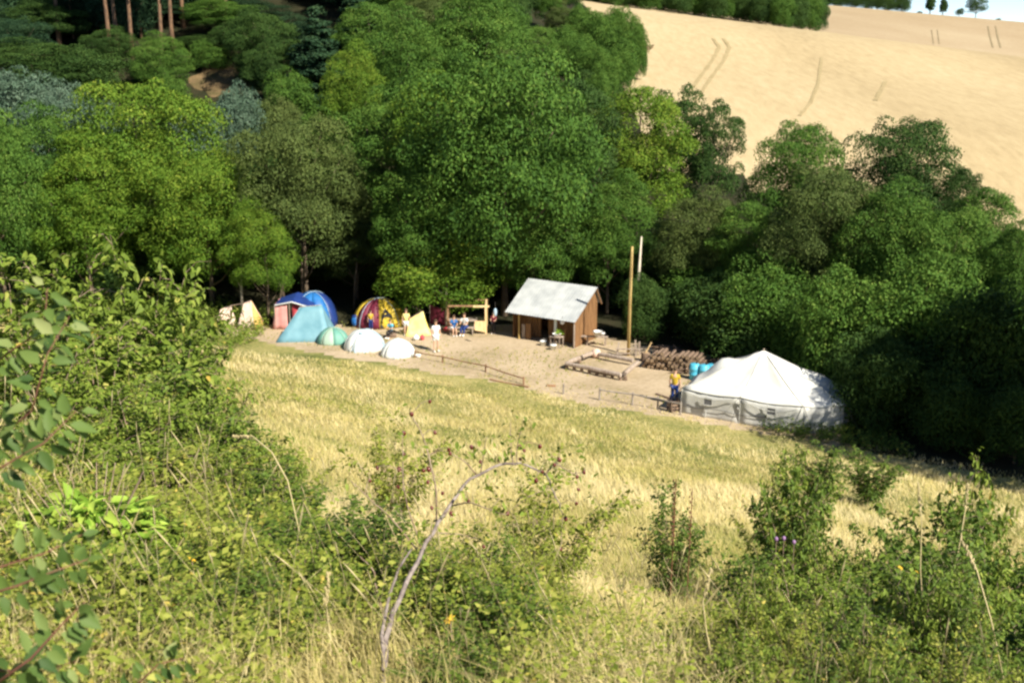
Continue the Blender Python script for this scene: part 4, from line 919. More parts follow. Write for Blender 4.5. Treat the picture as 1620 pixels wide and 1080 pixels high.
# ------------------------------------------------------------------ people
def skin_body(edges_pts, name, m, parent, sub=2):
    """edges_pts: list of chains, each chain list of (key, pos, radius); shared keys join chains"""
    keys = {}; V = []; Rr = []; E = []
    for ch in edges_pts:
        prev = None
        for k, p_, r_ in ch:
            if k not in keys: keys[k] = len(V); V.append(p_); Rr.append(r_)
            i = keys[k]
            if prev is not None: E.append((prev, i))
            prev = i
    me = bpy.data.meshes.new(name); me.from_pydata([tuple(v) for v in V], E, []); o = bpy.data.objects.new(name, me); C.objects.link(o)
    o.modifiers.new('skin', 'SKIN')
    if not me.skin_vertices: 
        bm = bmesh.new(); bm.from_mesh(me); bm.verts.layers.skin.verify(); bm.to_mesh(me); bm.free()
    for i, sv in enumerate(me.skin_vertices[0].data):
        rv = Rr[i] if hasattr(Rr[i], '__len__') else (Rr[i], Rr[i]); sv.radius = rv; sv.use_root = (i == 0)
    s = o.modifiers.new('smooth', 'SUBSURF'); s.levels = 1; s.render_levels = 1
    dg = bpy.context.evaluated_depsgraph_get(); me2 = bpy.data.meshes.new_from_object(o.evaluated_get(dg)); me2.name = name
    me2.materials.clear(); me2.materials.append(m)
    me2.polygons.foreach_set('use_smooth', [True]*len(me2.polygons))
    o.modifiers.clear(); o.data = me2; bpy.data.meshes.remove(me); o.parent = parent
    return o
def person(label, loc, rz, pose, top, bottom, hair='hair', H=1.7, group='people in the camp', long_top=False, shoes='bucket', arms=None):
    k = H/1.7; t = thing('person', label, 'person', loc, rz, group); v = lambda x, y, z: Vector((x, y, z))*k
    sit = pose == 'sit'; hp = .52 if sit else .92; tilt = -.10 if sit else 0    # faces -y
    pel = v(0, .05 if sit else 0, hp); wai = pel+v(0, tilt*.3, .17); che = pel+v(0, tilt, .38); nec = pel+v(0, tilt*1.2, .56); hed = pel+v(0, tilt*1.5, .67)
    chains = [[('p', pel, .12*k), ('w', wai, (.12*k, .095*k)), ('c', che, (.155*k, .11*k)), ('n', nec, .055*k), ('h1', hed, .075*k), ('h2', hed+v(0, -.01, .10), .088*k), ('h3', hed+v(0, .0, .17), .055*k)]]
    A_ = {}
    for s_, nm in ((1, 'l'), (-1, 'r')):
        sh = che+v(.17*s_, 0, .11)
        if sit or arms == 'fore': el = sh+v(.05*s_, -.10, -.26); ha = el+v(-.06*s_, -.24, .02)
        elif arms == 'hips': el = sh+v(.15*s_, .03, -.24); ha = el+v(-.15*s_, -.12, -.14)
        else: el = sh+v(.06*s_, .02, -.28); ha = el+v(.01*s_, -.06, -.25)
        if sit: kn = pel+v(.10*s_, -.43, .0); an = kn+v(0, -.04, -.42); to = an+v(0, -.17, -.02)
        else: kn = v(.10*s_, -.02, .50); an = v(.11*s_, .03 if s_ > 0 else -.03, .09); to = an+v(.02*s_, -.16, -.05)
        hip = pel+v(.09*s_, 0, -.04); A_[nm] = (sh, el, ha, hip, kn, an, to)
        hd = (ha-el).normalized()
        chains.append([('c', che, 0), (nm+'s', sh, .06*k), (nm+'e', el, .042*k), (nm+'w', ha, .028*k), (nm+'m', ha+hd*.05*k, (.040*k, .022*k))])
        chains.append([('p', pel, 0), (nm+'h', hip, .095*k), (nm+'k', kn, .06*k), (nm+'a', an, .038*k), (nm+'t', to, .034*k)])
    body = skin_body(chains, 'body', M['skin'], t)
    # fingers and face joined to the body as one mesh
    bm = bmesh.new(); bm.from_mesh(body.data); mb = MB()
    for s_, nm in ((1, 'l'), (-1, 'r')):
        sh, el, ha, *_ = A_[nm]; hd = (ha-el).normalized(); sd = hd.cross(Vector((0, 0, 1)) if abs(hd.z) < .8 else Vector((0, 1, 0))).normalized(); up = sd.cross(hd)
        b0 = ha+hd*.06*k
        for j, L_ in enumerate((.060, .072, .068, .052)):
            q0 = b0+sd*(j-1.5)*.021*k; q1 = q0+hd*L_*.55*k-up*.004; q2 = q1+hd*L_*.4*k-up*.02*k; mb.tube([q0, q1, q2], [.0095*k, .009*k, .007*k], 5)
        q0 = ha+hd*.02*k+sd*s_*.03*k; mb.tube([q0, q0+hd*.03*k+sd*s_*.03*k, q0+hd*.06*k+sd*s_*.035*k], [.011*k, .010*k, .008*k], 5)
    hc = hed+v(0, -.01, .09)
    mb.ell(hc+v(0, -.10, -.01), (.014*k, .022*k, .024*k), 6, 4)
    for s_ in (1, -1): mb.ell(hc+v(.088*s_, .01, 0), (.012*k, .022*k, .032*k), 6, 4)
    me_ = mb.mesh('x', M['skin'], True); bm.from_mesh(me_); bm.to_mesh(body.data); bm.free(); bpy.data.meshes.remove(me_)
    for p_ in body.data.polygons: p_.use_smooth = True
    fc = MB()
    for s_ in (1, -1): fc.ell(hc+v(.033*s_, -.086, .015), (.011*k, .006*k, .007*k), 6, 4)
    fc.ell(hc+v(0, -.083, -.05), (.024*k, .006*k, .005*k), 6, 4); fc.build('eyes_and_mouth', M['hair'], t, True)
    mb = MB(); mb.ell(hc+v(0, .022, .045), (.101*k, .105*k, .092*k), 12, 8); mb.build('hair', M[hair], t, True)
    # top
    g_ = .018*k; low = pel+v(0, 0, -.02 if not long_top else -.30)
    ch = [[('p', low, (.145*k+g_, .115*k+g_) if long_top else .125*k+g_), ('w', wai, (.125*k+g_, .10*k+g_)), ('c', che, (.16*k+g_, .115*k+g_)), ('n', nec+v(0, 0, -.04), .065*k+g_)]]
    for nm in 'lr':
        sh, el, *_ = A_[nm]; ch.append([('c', che, 0), (nm+'s', sh, .062*k+g_), (nm+'e', sh.lerp(el, .7), .052*k+g_)])
    skin_body(ch, 'shirt', M[top], t)
    if bottom:
        ch = [[('p', pel+v(0, 0, .03), .125*k+g_)]]
        for nm in 'lr':
            *_, hip, kn, an, to = A_[nm]; full = bottom in ('navy', 'black')
            e_ = an.lerp(kn, .12) if full else hip.lerp(kn, .75)
            c_ = [('p', pel, 0), (nm+'h', hip, .097*k+g_)]
            if full: c_.append((nm+'k', kn, .062*k+g_))
            c_.append((nm+'a', e_, (.045 if full else .08)*k+g_)); ch.append(c_)
        skin_body(ch, 'trousers', M[bottom], t)
    for nm in 'lr':
        *_, an, to = A_[nm]; mb = MB(); mb.ell((an+to)/2+v(0, -.01, -.015), (.05*k, .135*k, .05*k), 10, 6); mb.build('shoe', M[shoes], t, True)
    return t
def gp(px, row): q_ = at_z(px, row, 0); return Vector((q_.x, q_.y, hz(q_.x, q_.y)))
person('person in long white clothes standing alone on the bare ground', gp(690, 556), .3, 'stand', 'bucket', 'white', H=1.72, long_top=True)
person('person in a yellow shirt standing at the left corner of the army tent', gp(1071, 652)+Vector((0, 1.0, 0)), 2.9, 'stand', 'yellow', 'navy', H=1.72, shoes='black')
person('child in a yellow shirt and blue trousers in front of the striped tent', gp(587, 522), .1, 'stand', 'yellow', 'navy', H=1.15)
person('person in a teal shirt crouched on a log right of the striped tent', gp(619, 534), -.5, 'sit', 'barrel', 'black', H=1.35, group='people in the camp')
person('person in pale clothes standing left of the yellow tent', gp(643, 530), .2, 'stand', 'lemon', 'white', H=1.5)
B0 = K0+Vector((-.8, -.15, 0))
person('person in a blue shirt sitting at the left end of the bench', B0+Vector((-.45, -.03, -.03)), .2, 'sit', 'blue', 'bucket', H=1.5)
person('person in a white shirt and navy trousers sitting in the middle of the bench', B0+Vector((.2, -.03, .0)), -.35, 'sit', 'white', 'navy', H=1.62)
person('person in a maroon top standing at the right of the kitchen frame', gp(781, 528), -.2, 'stand', 'maroon', 'black', H=1.25, arms='fore')
p = gp(619, 534); t = thing('seat_log', 'short log that the person in teal sits on', 'log', p+Vector((.02, .06, 0)), .3); MB().tube([(-.25, 0, .13), (.25, 0, .13)], .13, 10).build('log', M['log'], t)
# ------------------------------------------------------------------ leafy weeds low in the foreground
def weeds(name, n, seed, kind, label, zone, size=(.03, .07), hmax=.45):
    r = np.random.RandomState(seed); x, y = zone(r, n); n = len(x); z = h(x, y)
    per = 9; X_ = np.repeat(x, per); Y_ = np.repeat(y, per); Z_ = np.repeat(z, per); m_ = len(X_)
    Hn = np.repeat(r.uniform(.3, 1, n)*hmax, per); f = r.uniform(.15, 1, m_)
    an = r.uniform(0, 6.28, m_); D = np.stack([np.cos(an), np.sin(an), r.uniform(-.2, .7, m_)], 1)
    P = np.stack([X_, Y_, Z_+Hn*f], 1) + D*.03 + r.normal(0, .03, (m_, 3))*np.array([1, 1, .3])
    N = unit(np.stack([r.normal(0, .45, m_), r.normal(0, .45, m_)-.2, np.ones(m_)], 1))
    L = r.uniform(size[0], size[1], m_)*(1-.3*f); V, F = leaf_quads(P, D, N, L, L*r.uniform(.4, .65, m_))
    tint = np.clip(np.repeat(r.uniform(.15, .75, n), per)+r.normal(0, .12, m_), 0, 1); tint[r.rand(m_) < .012] = 1
    return tag(link(name, mesh_np(name, V, F, LM[kind], np.repeat(tint, 4))), label, 'weeds', kind='stuff')
def z_near(r, n):
    y = 2.6*np.exp(r.uniform(0, 1, n)*math.log(15/2.6)); u = r.uniform(-.55, .6, n); x = u*(y+1)
    k = (wob(x, y, .7, 9) + 1.3*(1-sstep(4, 11, y)) + .9*sstep(-.05, -.3, u)*(1-sstep(10, 16, y))+.5*sstep(.25, .4, u)*(1-sstep(6, 11, y)) > .45) & ~((x > -.80) & (x < -.05) & (y < 4.45) & (r.rand(len(x)) < .85)); return x[k], y[k]
weeds('weeds', 13000, 51, 'weed', 'mixed leafy weeds and brambles growing through the near grass', z_near, (.018, .045), .38)
def z_mid(r, n):
    y = r.uniform(12, 40, n); x = r.uniform(-.5, .45, n)*y; k = (wob(x, y, .35, 11) > .55); return x[k], y[k]
def z_front(r, n):
    y = r.uniform(2.3, 6.2, n); x = r.uniform(-.52, .5, n)*(y+1); k = (wob(x, y, 1.3, 12)+.8*sstep(.1, -.3, x/y) > .25) & ~((x > -.80) & (x < -.05) & (y < 4.2)) & ~((x/(y+1) > .03) & (x/(y+1) < .17) & (r.rand(len(x)) < .8)); return x[k], y[k]
weeds('weeds', 5600, 55, 'weed', 'broader leaved weeds and nettles closest to the viewer', z_front, (.03, .065), .42)
weeds('weeds', 5000, 52, 'weed', 'green leafy patches among the dry grass further down the slope', z_mid, (.07, .16), .4)
def z_edge(r, n):
    x = r.uniform(11, 16.5, n); t = r.uniform(53.3, 57.5, n); y = t-.59*x; return x, y
weeds('nettles', 700, 53, 'shrub_dark', 'dark nettles and weeds along the foot of the army tent and the shaded wood', z_edge, (.10, .20), .8)
def z_edgeL(r, n):
    x = r.uniform(-32, -14.5, n); t = r.uniform(50, 60, n); y = t-.59*x; return x, y
weeds('nettles', 2200, 54, 'shrub', 'rank green weeds at the far left end of the meadow by the cream shelters', z_edgeL, (.12, .24), .9)
# ------------------------------------------------------------------ foreground shrubs, built as stems with twigs and leaves
def shrub_meshes(seed, H, Wd, nst, ntw, nlf, leaf, m, fold=True, arch=.5, stemr=.014, low=.12, droop=.35):
    r = np.random.RandomState(seed); mb = MB(); Ps = []; Ds = []
    for s_ in range(nst):
        az = 6.283*(s_+r.rand())/nst; out = r.uniform(.15, 1)*Wd/2; hh_ = H*r.uniform(.6, 1)*(1-.25*(out/(Wd/2))**2)
        pts = []
        for i in range(7):
            f = i/6; ro = out*(f**1.5)+.03; z = hh_*(f**.85)*(1-arch*.25*f*f*(out/(Wd/2)))
            pts.append(np.array([math.cos(az)*ro+r.normal(0, .008)*H*f, math.sin(az)*ro+r.normal(0, .008)*H*f, z-.05*(i == 0)]))
        mb.tube(pts, [stemr*(1-.88*i/6) for i in range(7)], 5)
        dt = pts[6]-pts[5]; dt = dt/np.linalg.norm(dt); nt_ = 16; fz = np.linspace(-.22, .03, nt_)[:, None]*H*.9
        Ps.append(pts[6]+dt*fz+r.normal(0, .006*H, (nt_, 3))); Ds.append(dt*.5+r.normal(0, .7, (nt_, 3))+np.array([0, 0, -droop*.5]))
        for k in range(ntw):
            f = low+(1-low)*(k+r.rand())/ntw; i = min(5, int(f*6)); p = pts[i]+(pts[i+1]-pts[i])*(f*6-i)
            a2 = az+r.normal(0, 1.2); d = np.array([math.cos(a2), math.sin(a2), r.uniform(-.1, .9)]); d /= np.linalg.norm(d)
            L_ = r.uniform(.10, .26)*H*(1.15-.5*f); q = p+d*L_+np.array([0, 0, -.12*L_])
            if k % 2 == 0: mb.tube([p, p+(q-p)*.5+np.array([0, 0, .02*H]), q], [stemr*.35, stemr*.25, stemr*.12], 3, False)
            ff = (np.arange(nlf)+r.rand(nlf)*.5)/nlf; base = p+(q-p)*ff[:, None]
            sgn = np.where(np.arange(nlf) % 2 == 0, 1, -1)[:, None]; side = np.cross(d, [0, 0, 1.]); side /= np.linalg.norm(side)+1e-6
            Ds.append(d*.5+side*sgn*.9+r.normal(0, .35, (nlf, 3))+np.array([0, 0, -droop])); Ps.append(base+r.normal(0, .012*H, (nlf, 3)))
    P = np.concatenate(Ps); D = np.concatenate(Ds); n = len(P); N = unit(np.stack([r.normal(0, .45, n), r.normal(0, .45, n), np.ones(n)], 1))
    L = leaf*r.uniform(.55, 1.3, n); W_ = L*r.uniform(.48, .68, n)
    if fold: V, F = leaf_fold(P, D, N, L, W_); k = 7
    else: V, F = leaf_quads(P, D, N, L, W_); k = 4
    tint = np.clip(r.normal(.42, .17, n)+.15*(P[:, 2]/H-.5), 0, .9); tint[r.rand(n) < .012] = r.uniform(.9, 1)
    return mesh_np('foliage', V, F, m, np.repeat(tint, k)), mb.mesh('stem', M['twig'], True)
SV = {}
def sv(key, H, Wd, *a_, **kw): SV[key] = (shrub_meshes(*((a_[0], H, Wd)+a_[1:]), **kw), Wd, H)
sv('hazel', 2.4, 2.2, 61, 17, 15, 13, .105, LM['shrub'])
sv('hazel2', 2.2, 2.4, 62, 17, 15, 13, .10, LM['shrub'])
sv('bramble', 1.3, 1.8, 63, 22, 14, 13, .055, LM['shrub'], arch=1.0, stemr=.008)
sv('small', 1.2, 1.3, 64, 16, 15, 13, .042, LM['weed'], stemr=.006, fold=False)
sv('small_dark', 1.5, 1.4, 65, 18, 15, 14, .050, LM['shrub_dark'], stemr=.007, fold=False)
sv('dark', 1.7, 1.6, 66, 18, 14, 13, .075, LM['shrub_dark'], stemr=.010)
SHR = []   # footprints kept free of tall grass
def shrub(px, top, y, wpx, key, label, name='leafy_bush', group='bushes in the foreground', sink=.0, low=None, minh=.4):
    (fm, sm), W_, H_ = SV[key]; x, zt = topz(px, top, y); g = hz(x, y); Ht = max(minh, zt-g)
    dep = y*math.cos(PITCH)+(EYE-(g+zt)/2)*math.sin(PITCH); Wt = wpx*dep/FPX
    t = thing(name, label, 'bush', (x, y, g-sink), 0, group); rz = (px*.37+y*1.7) % 6.28
    k = Wt/W_; s_ = (k, k, Ht/H_); SHR.append((x, y, Wt*.42))
    link('foliage', fm, t, rot=(0, 0, rz), scale=s_); link('stem', sm, t, rot=(0, 0, rz), scale=s_)
    return t
sh = [
 (20, 395, 10.5, 330, 'hazel2', 'tall bush at the left edge whose top is just above the big near leaves'),
 (110, 365, 11.2, 330, 'hazel', 'tall bush left of the highest one, leaves against the bright trees'),
 (205, 345, 11.6, 300, 'hazel2', 'highest tall bush on the left, its tip reaching up to the bright tree'),
 (262, 430, 12.4, 200, 'hazel', 'tall bush at the right end of the left thicket, above the cream shelters'),
 (150, 480, 9.6, 330, 'hazel', 'leafy bush filling the middle of the left thicket'),
 (270, 510, 10.2, 290, 'hazel2', 'leafy bush on the right flank of the left thicket'),
 (340, 555, 10.8, 210, 'bramble', 'low bush where the left thicket meets the dry grass'),
 (60, 520, 8.0, 330, 'bramble', 'bush behind the big near leaves at mid left'),
 (200, 590, 7.8, 360, 'bramble', 'broad bramble bush below the middle of the left thicket'),
 (330, 630, 8.4, 300, 'small_dark', 'dark green bush low on the right of the thicket'),
 (90, 650, 6.4, 330, 'bramble', 'bramble bush left of the lime green clump'),
 (260, 700, 6.6, 350, 'small', 'yellowish small leaved bush right of the lime green clump'),
 (420, 700, 7.2, 260, 'small', 'straggly small leaved bush right of the yellow flower spot'),
 (440, 840, 5.2, 330, 'small_dark', 'dark small leaved bush with forked twigs at the bottom left'),
 (350, 900, 4.6, 260, 'small', 'thin weedy bush at the bottom left among dry grass'),
 (560, 790, 5.4, 300, 'small_dark', 'dark bush low behind the arching rose stem'),
 (680, 830, 5.0, 280, 'small', 'light green bush at the foot of the arching rose stem'),
 (870, 700, 7.4, 260, 'small', 'bright bramble bush under the tip of the arching rose stem'),
 (850, 840, 6.0, 180, 'small', 'low glossy weed bush below the bramble, right of centre'),
 (620, 645, 14, 190, 'small', 'small far bush in the dry grass behind the rose hips'),
 (1070, 745, 11, 170, 'small_dark', 'small round bush with rusty dock stalks, right of centre'),
 (1265, 690, 14.5, 130, 'hazel', 'slim bushy sapling in front of the army tent right end'),
 (1240, 735, 12.5, 150, 'small', 'leafy bush just below the slim sapling by the tent'),
 (1190, 845, 8.2, 190, 'small_dark', 'dark bush below the purple thistles'),
 (1300, 690, 30, 110, 'dark', 'far green bush against the foot of the army tent'),
 (1380, 700, 33, 110, 'dark', 'far dark bush at the edge of the wood right of the army tent'),
 (1552, 695, 10.5, 150, 'hazel2', 'sapling with pale leaves rising highest at the right edge'),
 (1480, 755, 10, 210, 'dark', 'dark bush left of the pale leaved sapling'),
 (1590, 780, 9, 230, 'dark', 'dark bush at the right edge below the pale leaved sapling'),
 (1400, 800, 8.6, 150, 'dark', 'dark leafy shoot pointing left in front of the dry grass at the right'),
 (1500, 880, 6.6, 300, 'small_dark', 'dark tangled bush at the lower right'),
 (1600, 930, 5.6, 280, 'dark', 'dark bush in the bottom right corner'),
 (1270, 880, 6.4, 260, 'bramble', 'bright leafy bush at the lower right, left of the tangled one'),
 (1360, 930, 5.4, 300, 'bramble', 'bright leafy bush at the bottom edge, right of centre'),
 (1180, 1010, 4.6, 220, 'small', 'low weed bush at the bottom edge left of the bright leafy bush'),
 (1420, 860, 7.2, 230, 'hazel', 'sunlit broad leaved bush at the lower right, before the dark shoot'),
 (1240, 960, 5.4, 230, 'hazel2', 'sunlit broad leaved bush near the bottom edge right of centre'),
 (1580, 850, 7.4, 200, 'hazel', 'broad leaved bush at the right edge under the sapling'),
 (1565, 800, 8.0, 260, 'dark', 'dense dark green bush at the far right edge'),
 (1455, 860, 7.0, 240, 'dark', 'dense dark bush left of the one at the far right edge'),
 (1262, 700, 11.5, 160, 'dark', 'denser bush standing behind the slim sapling by the tent'),
 (1120, 930, 5.2, 160, 'small', 'thin weed bush beside the pale dry stalk'),
 (1480, 960, 4.8, 260, 'bramble', 'bramble bush at the bottom right under the tangled bush'),
 (1330, 830, 8.4, 200, 'bramble', 'green bramble bush right of the purple thistles'),
 (770, 900, 4.6, 220, 'bramble', 'bramble bush low right of the rose stem'),
 (480, 900, 4.6, 200, 'bramble', 'bramble bush left of the foot of the rose stem'),
 (60, 770, 4.8, 300, 'bramble', 'bramble bush at the left edge above the lime green clump'),
 (230, 860, 4.6, 280, 'hazel2', 'leafy bush right behind the lime green clump'),
 (120, 900, 4.0, 260, 'bramble', 'bramble bush below the lime green clump'),
 (380, 960, 4.0, 240, 'small_dark', 'dark small leaved bush at the bottom, left of the rose stem'),
 (150, 960, 3.8, 260, 'small', 'weed bush at the bottom left below the lime green clump'),
 (260, 1000, 3.6, 220, 'bramble', 'bramble shoot at the bottom edge, left'),
]
for a_ in sh: shrub(*a_)
rq = random.Random(77)
for i in range(84):     # more low shoots of the same kinds between the bushes, where the thicket closes
    if i < 46: px = rq.uniform(-20, 470); top = rq.uniform(540, 1020)
    elif i < 66: px = rq.uniform(1150, 1640); top = rq.uniform(800, 1040)
    else: px = rq.uniform(470, 1130); top = rq.uniform(800, 1040)
    if i < 46 and px > 330 and top < 640: continue
    y = 3.4*(9.2/3.4)**(1-(top-540)/520.)
    if 500 < px < 720 and y < 4.7: continue
    if 880 < px < 1150: continue
    kq = rq.choice(['small', 'bramble', 'small', 'small_dark']); zq = 'at the left' if px < 470 else ('in the middle' if px < 1150 else 'at the right')
    zq += ', near the bottom edge' if top > 860 else ', higher up the slope'
    shrub(px, top, y, rq.uniform(130, 260), kq, {'small': 'yellow green small leaved', 'bramble': 'broad leaved bramble', 'small_dark': 'darker small leaved'}[kq]+' shoot in the foreground tangle '+zq, 'bramble_shoot', 'low shoots in the foreground tangle', minh=.3)
# ------------------------------------------------------------------ meadow grass
def blades(name, n, seed, ymin, ymax, kind, hl, hh, straw, label, width=.0011, seg=2, umax=.62, mask=None):
    r = np.random.RandomState(seed)
    y = ymin*np.exp(r.uniform(0, 1, n)*math.log(ymax/ymin)); u = r.uniform(-umax, umax, n); x = u*(y+1.2)
    t = y+.59*x; k = (t < 55.3+.8*wob(x, y, .35)+r.normal(0, .35, n)) & (t > -3)
    if mask is not None: k &= mask(x, y, r)
    x = x[k]; y = y[k]; n = len(x); z = h(x, y)
    wx_ = x+2.5*wob(x, y, .3, 6); wy_ = y*.6+2.5*wob(y, x, .25, 8); pat = np.clip(.5+.26*wob(wx_, wy_, .45, 1)+.30*wob(wx_, wy_, 1.3, 2)+.10*wob(x, y, 3.1, 4), 0, 1)      # tall / short patches, green / straw
    dist = np.sqrt(x*x+y*y)
    gr = straw + .05 + .55*(pat-.5) + .26*sstep(5, 13, dist) - .05
    gr = gr + .16*np.exp(-((x/(y+1)-.10)/.07)**2)*(1-sstep(9, 14, y)) + .06*sstep(14, 30, dist) - .06*np.exp(-((y+.59*x-54.0)/1.6)**2)
    tint = np.clip(gr+r.normal(0, .17, n), 0, 1)
    H = (hl+(hh-hl)*r.uniform(0, 1, n)**1.3)*(.7+.6*pat); H = H*(1-.45*sstep(46, 54, y+.59*x))
    w_ = np.maximum(.0022, width*dist)*r.uniform(.7, 1.5, n)
    lean = r.normal(0, .46, (n, 2)) + np.array([-.12, .05]) + .12*np.stack([wob(x, y, .5, 3), wob(x, y, .5, 4)], 1)
    an = r.uniform(-.9, .9, n); dx = np.stack([np.cos(an), np.sin(an), 0*an], 1)
    P = np.stack([x, y, z-.03], 1)
    if seg == 1:
        tip = P + np.stack([lean[:, 0]*H, lean[:, 1]*H, H], 1); W = w_[:, None]*dx
        o = link(name, mesh_np(name, np.stack([P-W*.6, P+W*.6, tip], 1).reshape(-1, 3), np.arange(3*n).reshape(-1, 3), LM[kind], np.repeat(tint, 3)))
        return tag(o, label, 'grass', kind='stuff')
    p1 = P + np.stack([lean[:, 0]*H*.3, lean[:, 1]*H*.3, H*.55], 1); p2 = P + np.stack([lean[:, 0]*H, lean[:, 1]*H, H*(1-.25*np.abs(lean).sum(1))], 1)
    W = w_[:, None]*dx
    V = np.stack([P-W*.5, P+W*.5, p1-W*.42, p1+W*.42, p2], 1).reshape(-1, 3); i = np.arange(n)*5
    F = np.concatenate([np.stack([i, i+1, i+3], 1), np.stack([i, i+3, i+2], 1), np.stack([i+2, i+3, i+4], 1)])
    o = link(name, mesh_np(name, V, F, LM[kind], np.repeat(tint, 5)))
    return tag(o, label, 'grass', kind='stuff')
def clear(x, y, r):
    k = np.ones(len(x), bool)
    k &= ~((x > -.80) & (x < -.05) & (y < 3.9) & (r.rand(len(x)) < .5))
    for (cx_, cy_, rad) in SHR: k &= ((x-cx_)**2+((y-cy_)*1.0)**2 > rad*rad) | (r.rand(len(x)) < .35)
    return k
def thin_near(x, y, r): return r.rand(len(x)) < .6+.4*sstep(5, 10, y)
blades('meadow_grass', 170000, 21, 2.2, 17, 'straw', .12, .38, .48, 'tall dry and green grass covering the near part of the slope', width=.0008, mask=lambda x, y, r: clear(x, y, r) & thin_near(x, y, r))
blades('meadow_grass', 240000, 23, 13, 58, 'straw', .10, .28, .40, 'dry pale grass covering the slope down to the camp', width=.0007, seg=1)
blades('short_grass', 60000, 22, 2.2, 20, 'straw', .06, .22, .26, 'short green grass between the taller straw', mask=lambda x, y, r: clear(x, y, r))
# tall straw stems with seed heads
r = np.random.RandomState(31); n = 1100
y = 3.2*np.exp(r.uniform(0, 1, n)*math.log(30/3.2)); x = r.uniform(-.5, .6, n)*y; k = (wob(x, y, .5, 7) > -.1) | (np.abs(x/y-.11) < .08); x = x[k]; y = y[k]
V = []; F = []; 
mb = MB()
for i in range(len(x)):
    H_ = r.uniform(.35, .75); lx, ly = r.normal(-.05, .16, 2); z = hz(x[i], y[i]); b_ = .0009+.00014*y[i]
    p0 = (x[i], y[i], z); p1 = (x[i]+lx*H_*.4, y[i]+ly*H_*.4, z+H_*.55); p2 = (x[i]+lx*H_, y[i]+ly*H_, z+H_*.88); p3 = (x[i]+lx*H_*1.25, y[i]+ly*H_*1.2, z+H_)
    mb.tube([p0, p1, p2], [b_, b_*.8, b_*.6], 3, False); mb.tube([p2, tuple((a_+c_)/2 for a_, c_ in zip(p2, p3)), p3], [b_, b_*2.6, b_*.6], 3, False)
M['seed'] = mat('seed_head', (.40, .33, .16), (.54, .45, .25), 5, .8)
tag(mb.build('seed_stems', M['seed']), 'straw coloured stems with seed heads standing above the grass', 'grass', kind='stuff')
# sparse tufts on the trampled camp ground
r = np.random.RandomState(41); n = 9000
x = r.uniform(-18, 14, n); y = r.uniform(46, 67, n); t_ = y+.59*x; k = (t_ > 54.5) & (wob(x, y, .6, 5)+.25*wob(x, y, 2) > .35) | ((t_ > 54.5) & (t_ < 56.5) & (r.rand(n) < .8)); x = x[k]; y = y[k]; n = len(x)
P = np.stack([x, y, h(x, y)-.01], 1); an = r.uniform(0, 6.28, n); D = np.stack([np.cos(an)*.4, np.sin(an)*.4, np.ones(n)], 1); N = np.stack([-np.sin(an), np.cos(an), 0*an], 1)
V, F = leaf_quads(P, D, np.stack([0*an, -np.ones(n), .1+0*an], 1)+N*.4, r.uniform(.05, .16, n), r.uniform(.03, .07, n))
tag(link('camp_grass', mesh_np('camp_grass', V, F, LM['straw'], np.repeat(r.uniform(.1, .6, n), 4))), 'thin grass tufts on the trampled ground of the camp', 'grass', kind='stuff')
# small tuft plant spots: yellow flowers, thistles
M['petal'] = mat('yellow_petal', (.75, .45, .03), (.82, .58, .05), 9, .6, trans=.2); M['thistle'] = mat('purple_thistle', (.20, .10, .22), (.30, .18, .32), 9, .7); M['dock'] = mat('rusty_dock', (.13, .055, .03), (.22, .10, .055), 9, .8)
M['deadgrass'] = mat('dead_grass', (.34, .25, .12), (.50, .40, .22), 5, .8)
fl = MB()
for k in range(7):
    a_ = 6.283*k/7; fl.add([(0, 0, 0), (.013*math.cos(a_-.35), .013*math.sin(a_-.35), .004), (.022*math.cos(a_), .022*math.sin(a_), .002), (.013*math.cos(a_+.35), .013*math.sin(a_+.35), .004)], [(0, 1, 2, 3)])
fl.ell((0, 0, .003), (.006, .006, .004), 6, 4); flm = fl.mesh('flower_head', M['petal'])
def flower(px, py, y, m, label, group, size=1.0, kind='yellow'):
    p = at_y(px, py, y); g = hz(p.x, p.y)
    if p.z-g < .05: p.z = g+.3
    t = thing('wild_flower', label, 'flower', (p.x, p.y, g), 0, group); H_ = p.z-g
    MB().tube([(.02, .01, -.02), (.01, 0, H_*.5), (0, 0, H_)], [.003*size, .0025*size, .002*size], 4).build('flower_stalk', M['twig'], t)
    if kind == 'yellow': link('flower_head', flm, t, (0, 0, H_), (R(-35), 0, px), (size,)*3)
    else: MB().ell((0, 0, H_), (.010*size, .010*size, .012*size), 8, 6).build('flower_head', M[m], t, True)
for i, (px, py, y, lb) in enumerate([(416, 848, 5.6, 'yellow flower left of centre, above the dark forked bush'), (407, 838, 5.8, 'paler yellow flower beside the one left of centre'), (712, 876, 5.2, 'yellow flower right of the arching rose stem'), (712, 980, 4.2, 'big yellow leaf like flower low right of the rose stem'),
        (313, 1006, 4.2, 'orange yellow flower near the bottom left'), (62, 802, 5.2, 'tiny yellow flower above the lime green clump'), (240, 727, 6.5, 'yellow flower in the lower thicket'), (146, 527, 8.5, 'orange yellow flower in the upper thicket'), (1424, 898, 6.6, 'yellow flower in the tangled bush at the right'), (1450, 904, 6.6, 'second yellow flower in the tangled bush at the right'), (848, 953, 5, 'small yellow flower low in the centre')]):
    flower(px, py, y, 'petal', lb, 'yellow flowers in the grass', 1.0 if i != 3 else 1.4)
for px, py, lb in ((1228, 852, 'purple thistle head, left of the group'), (1240, 851, 'purple thistle head, middle of the group'), (1256, 857, 'purple thistle head, right of the group')):
    flower(px, py, 8.0, 'thistle', lb, 'purple thistles', 1.6, 'th')
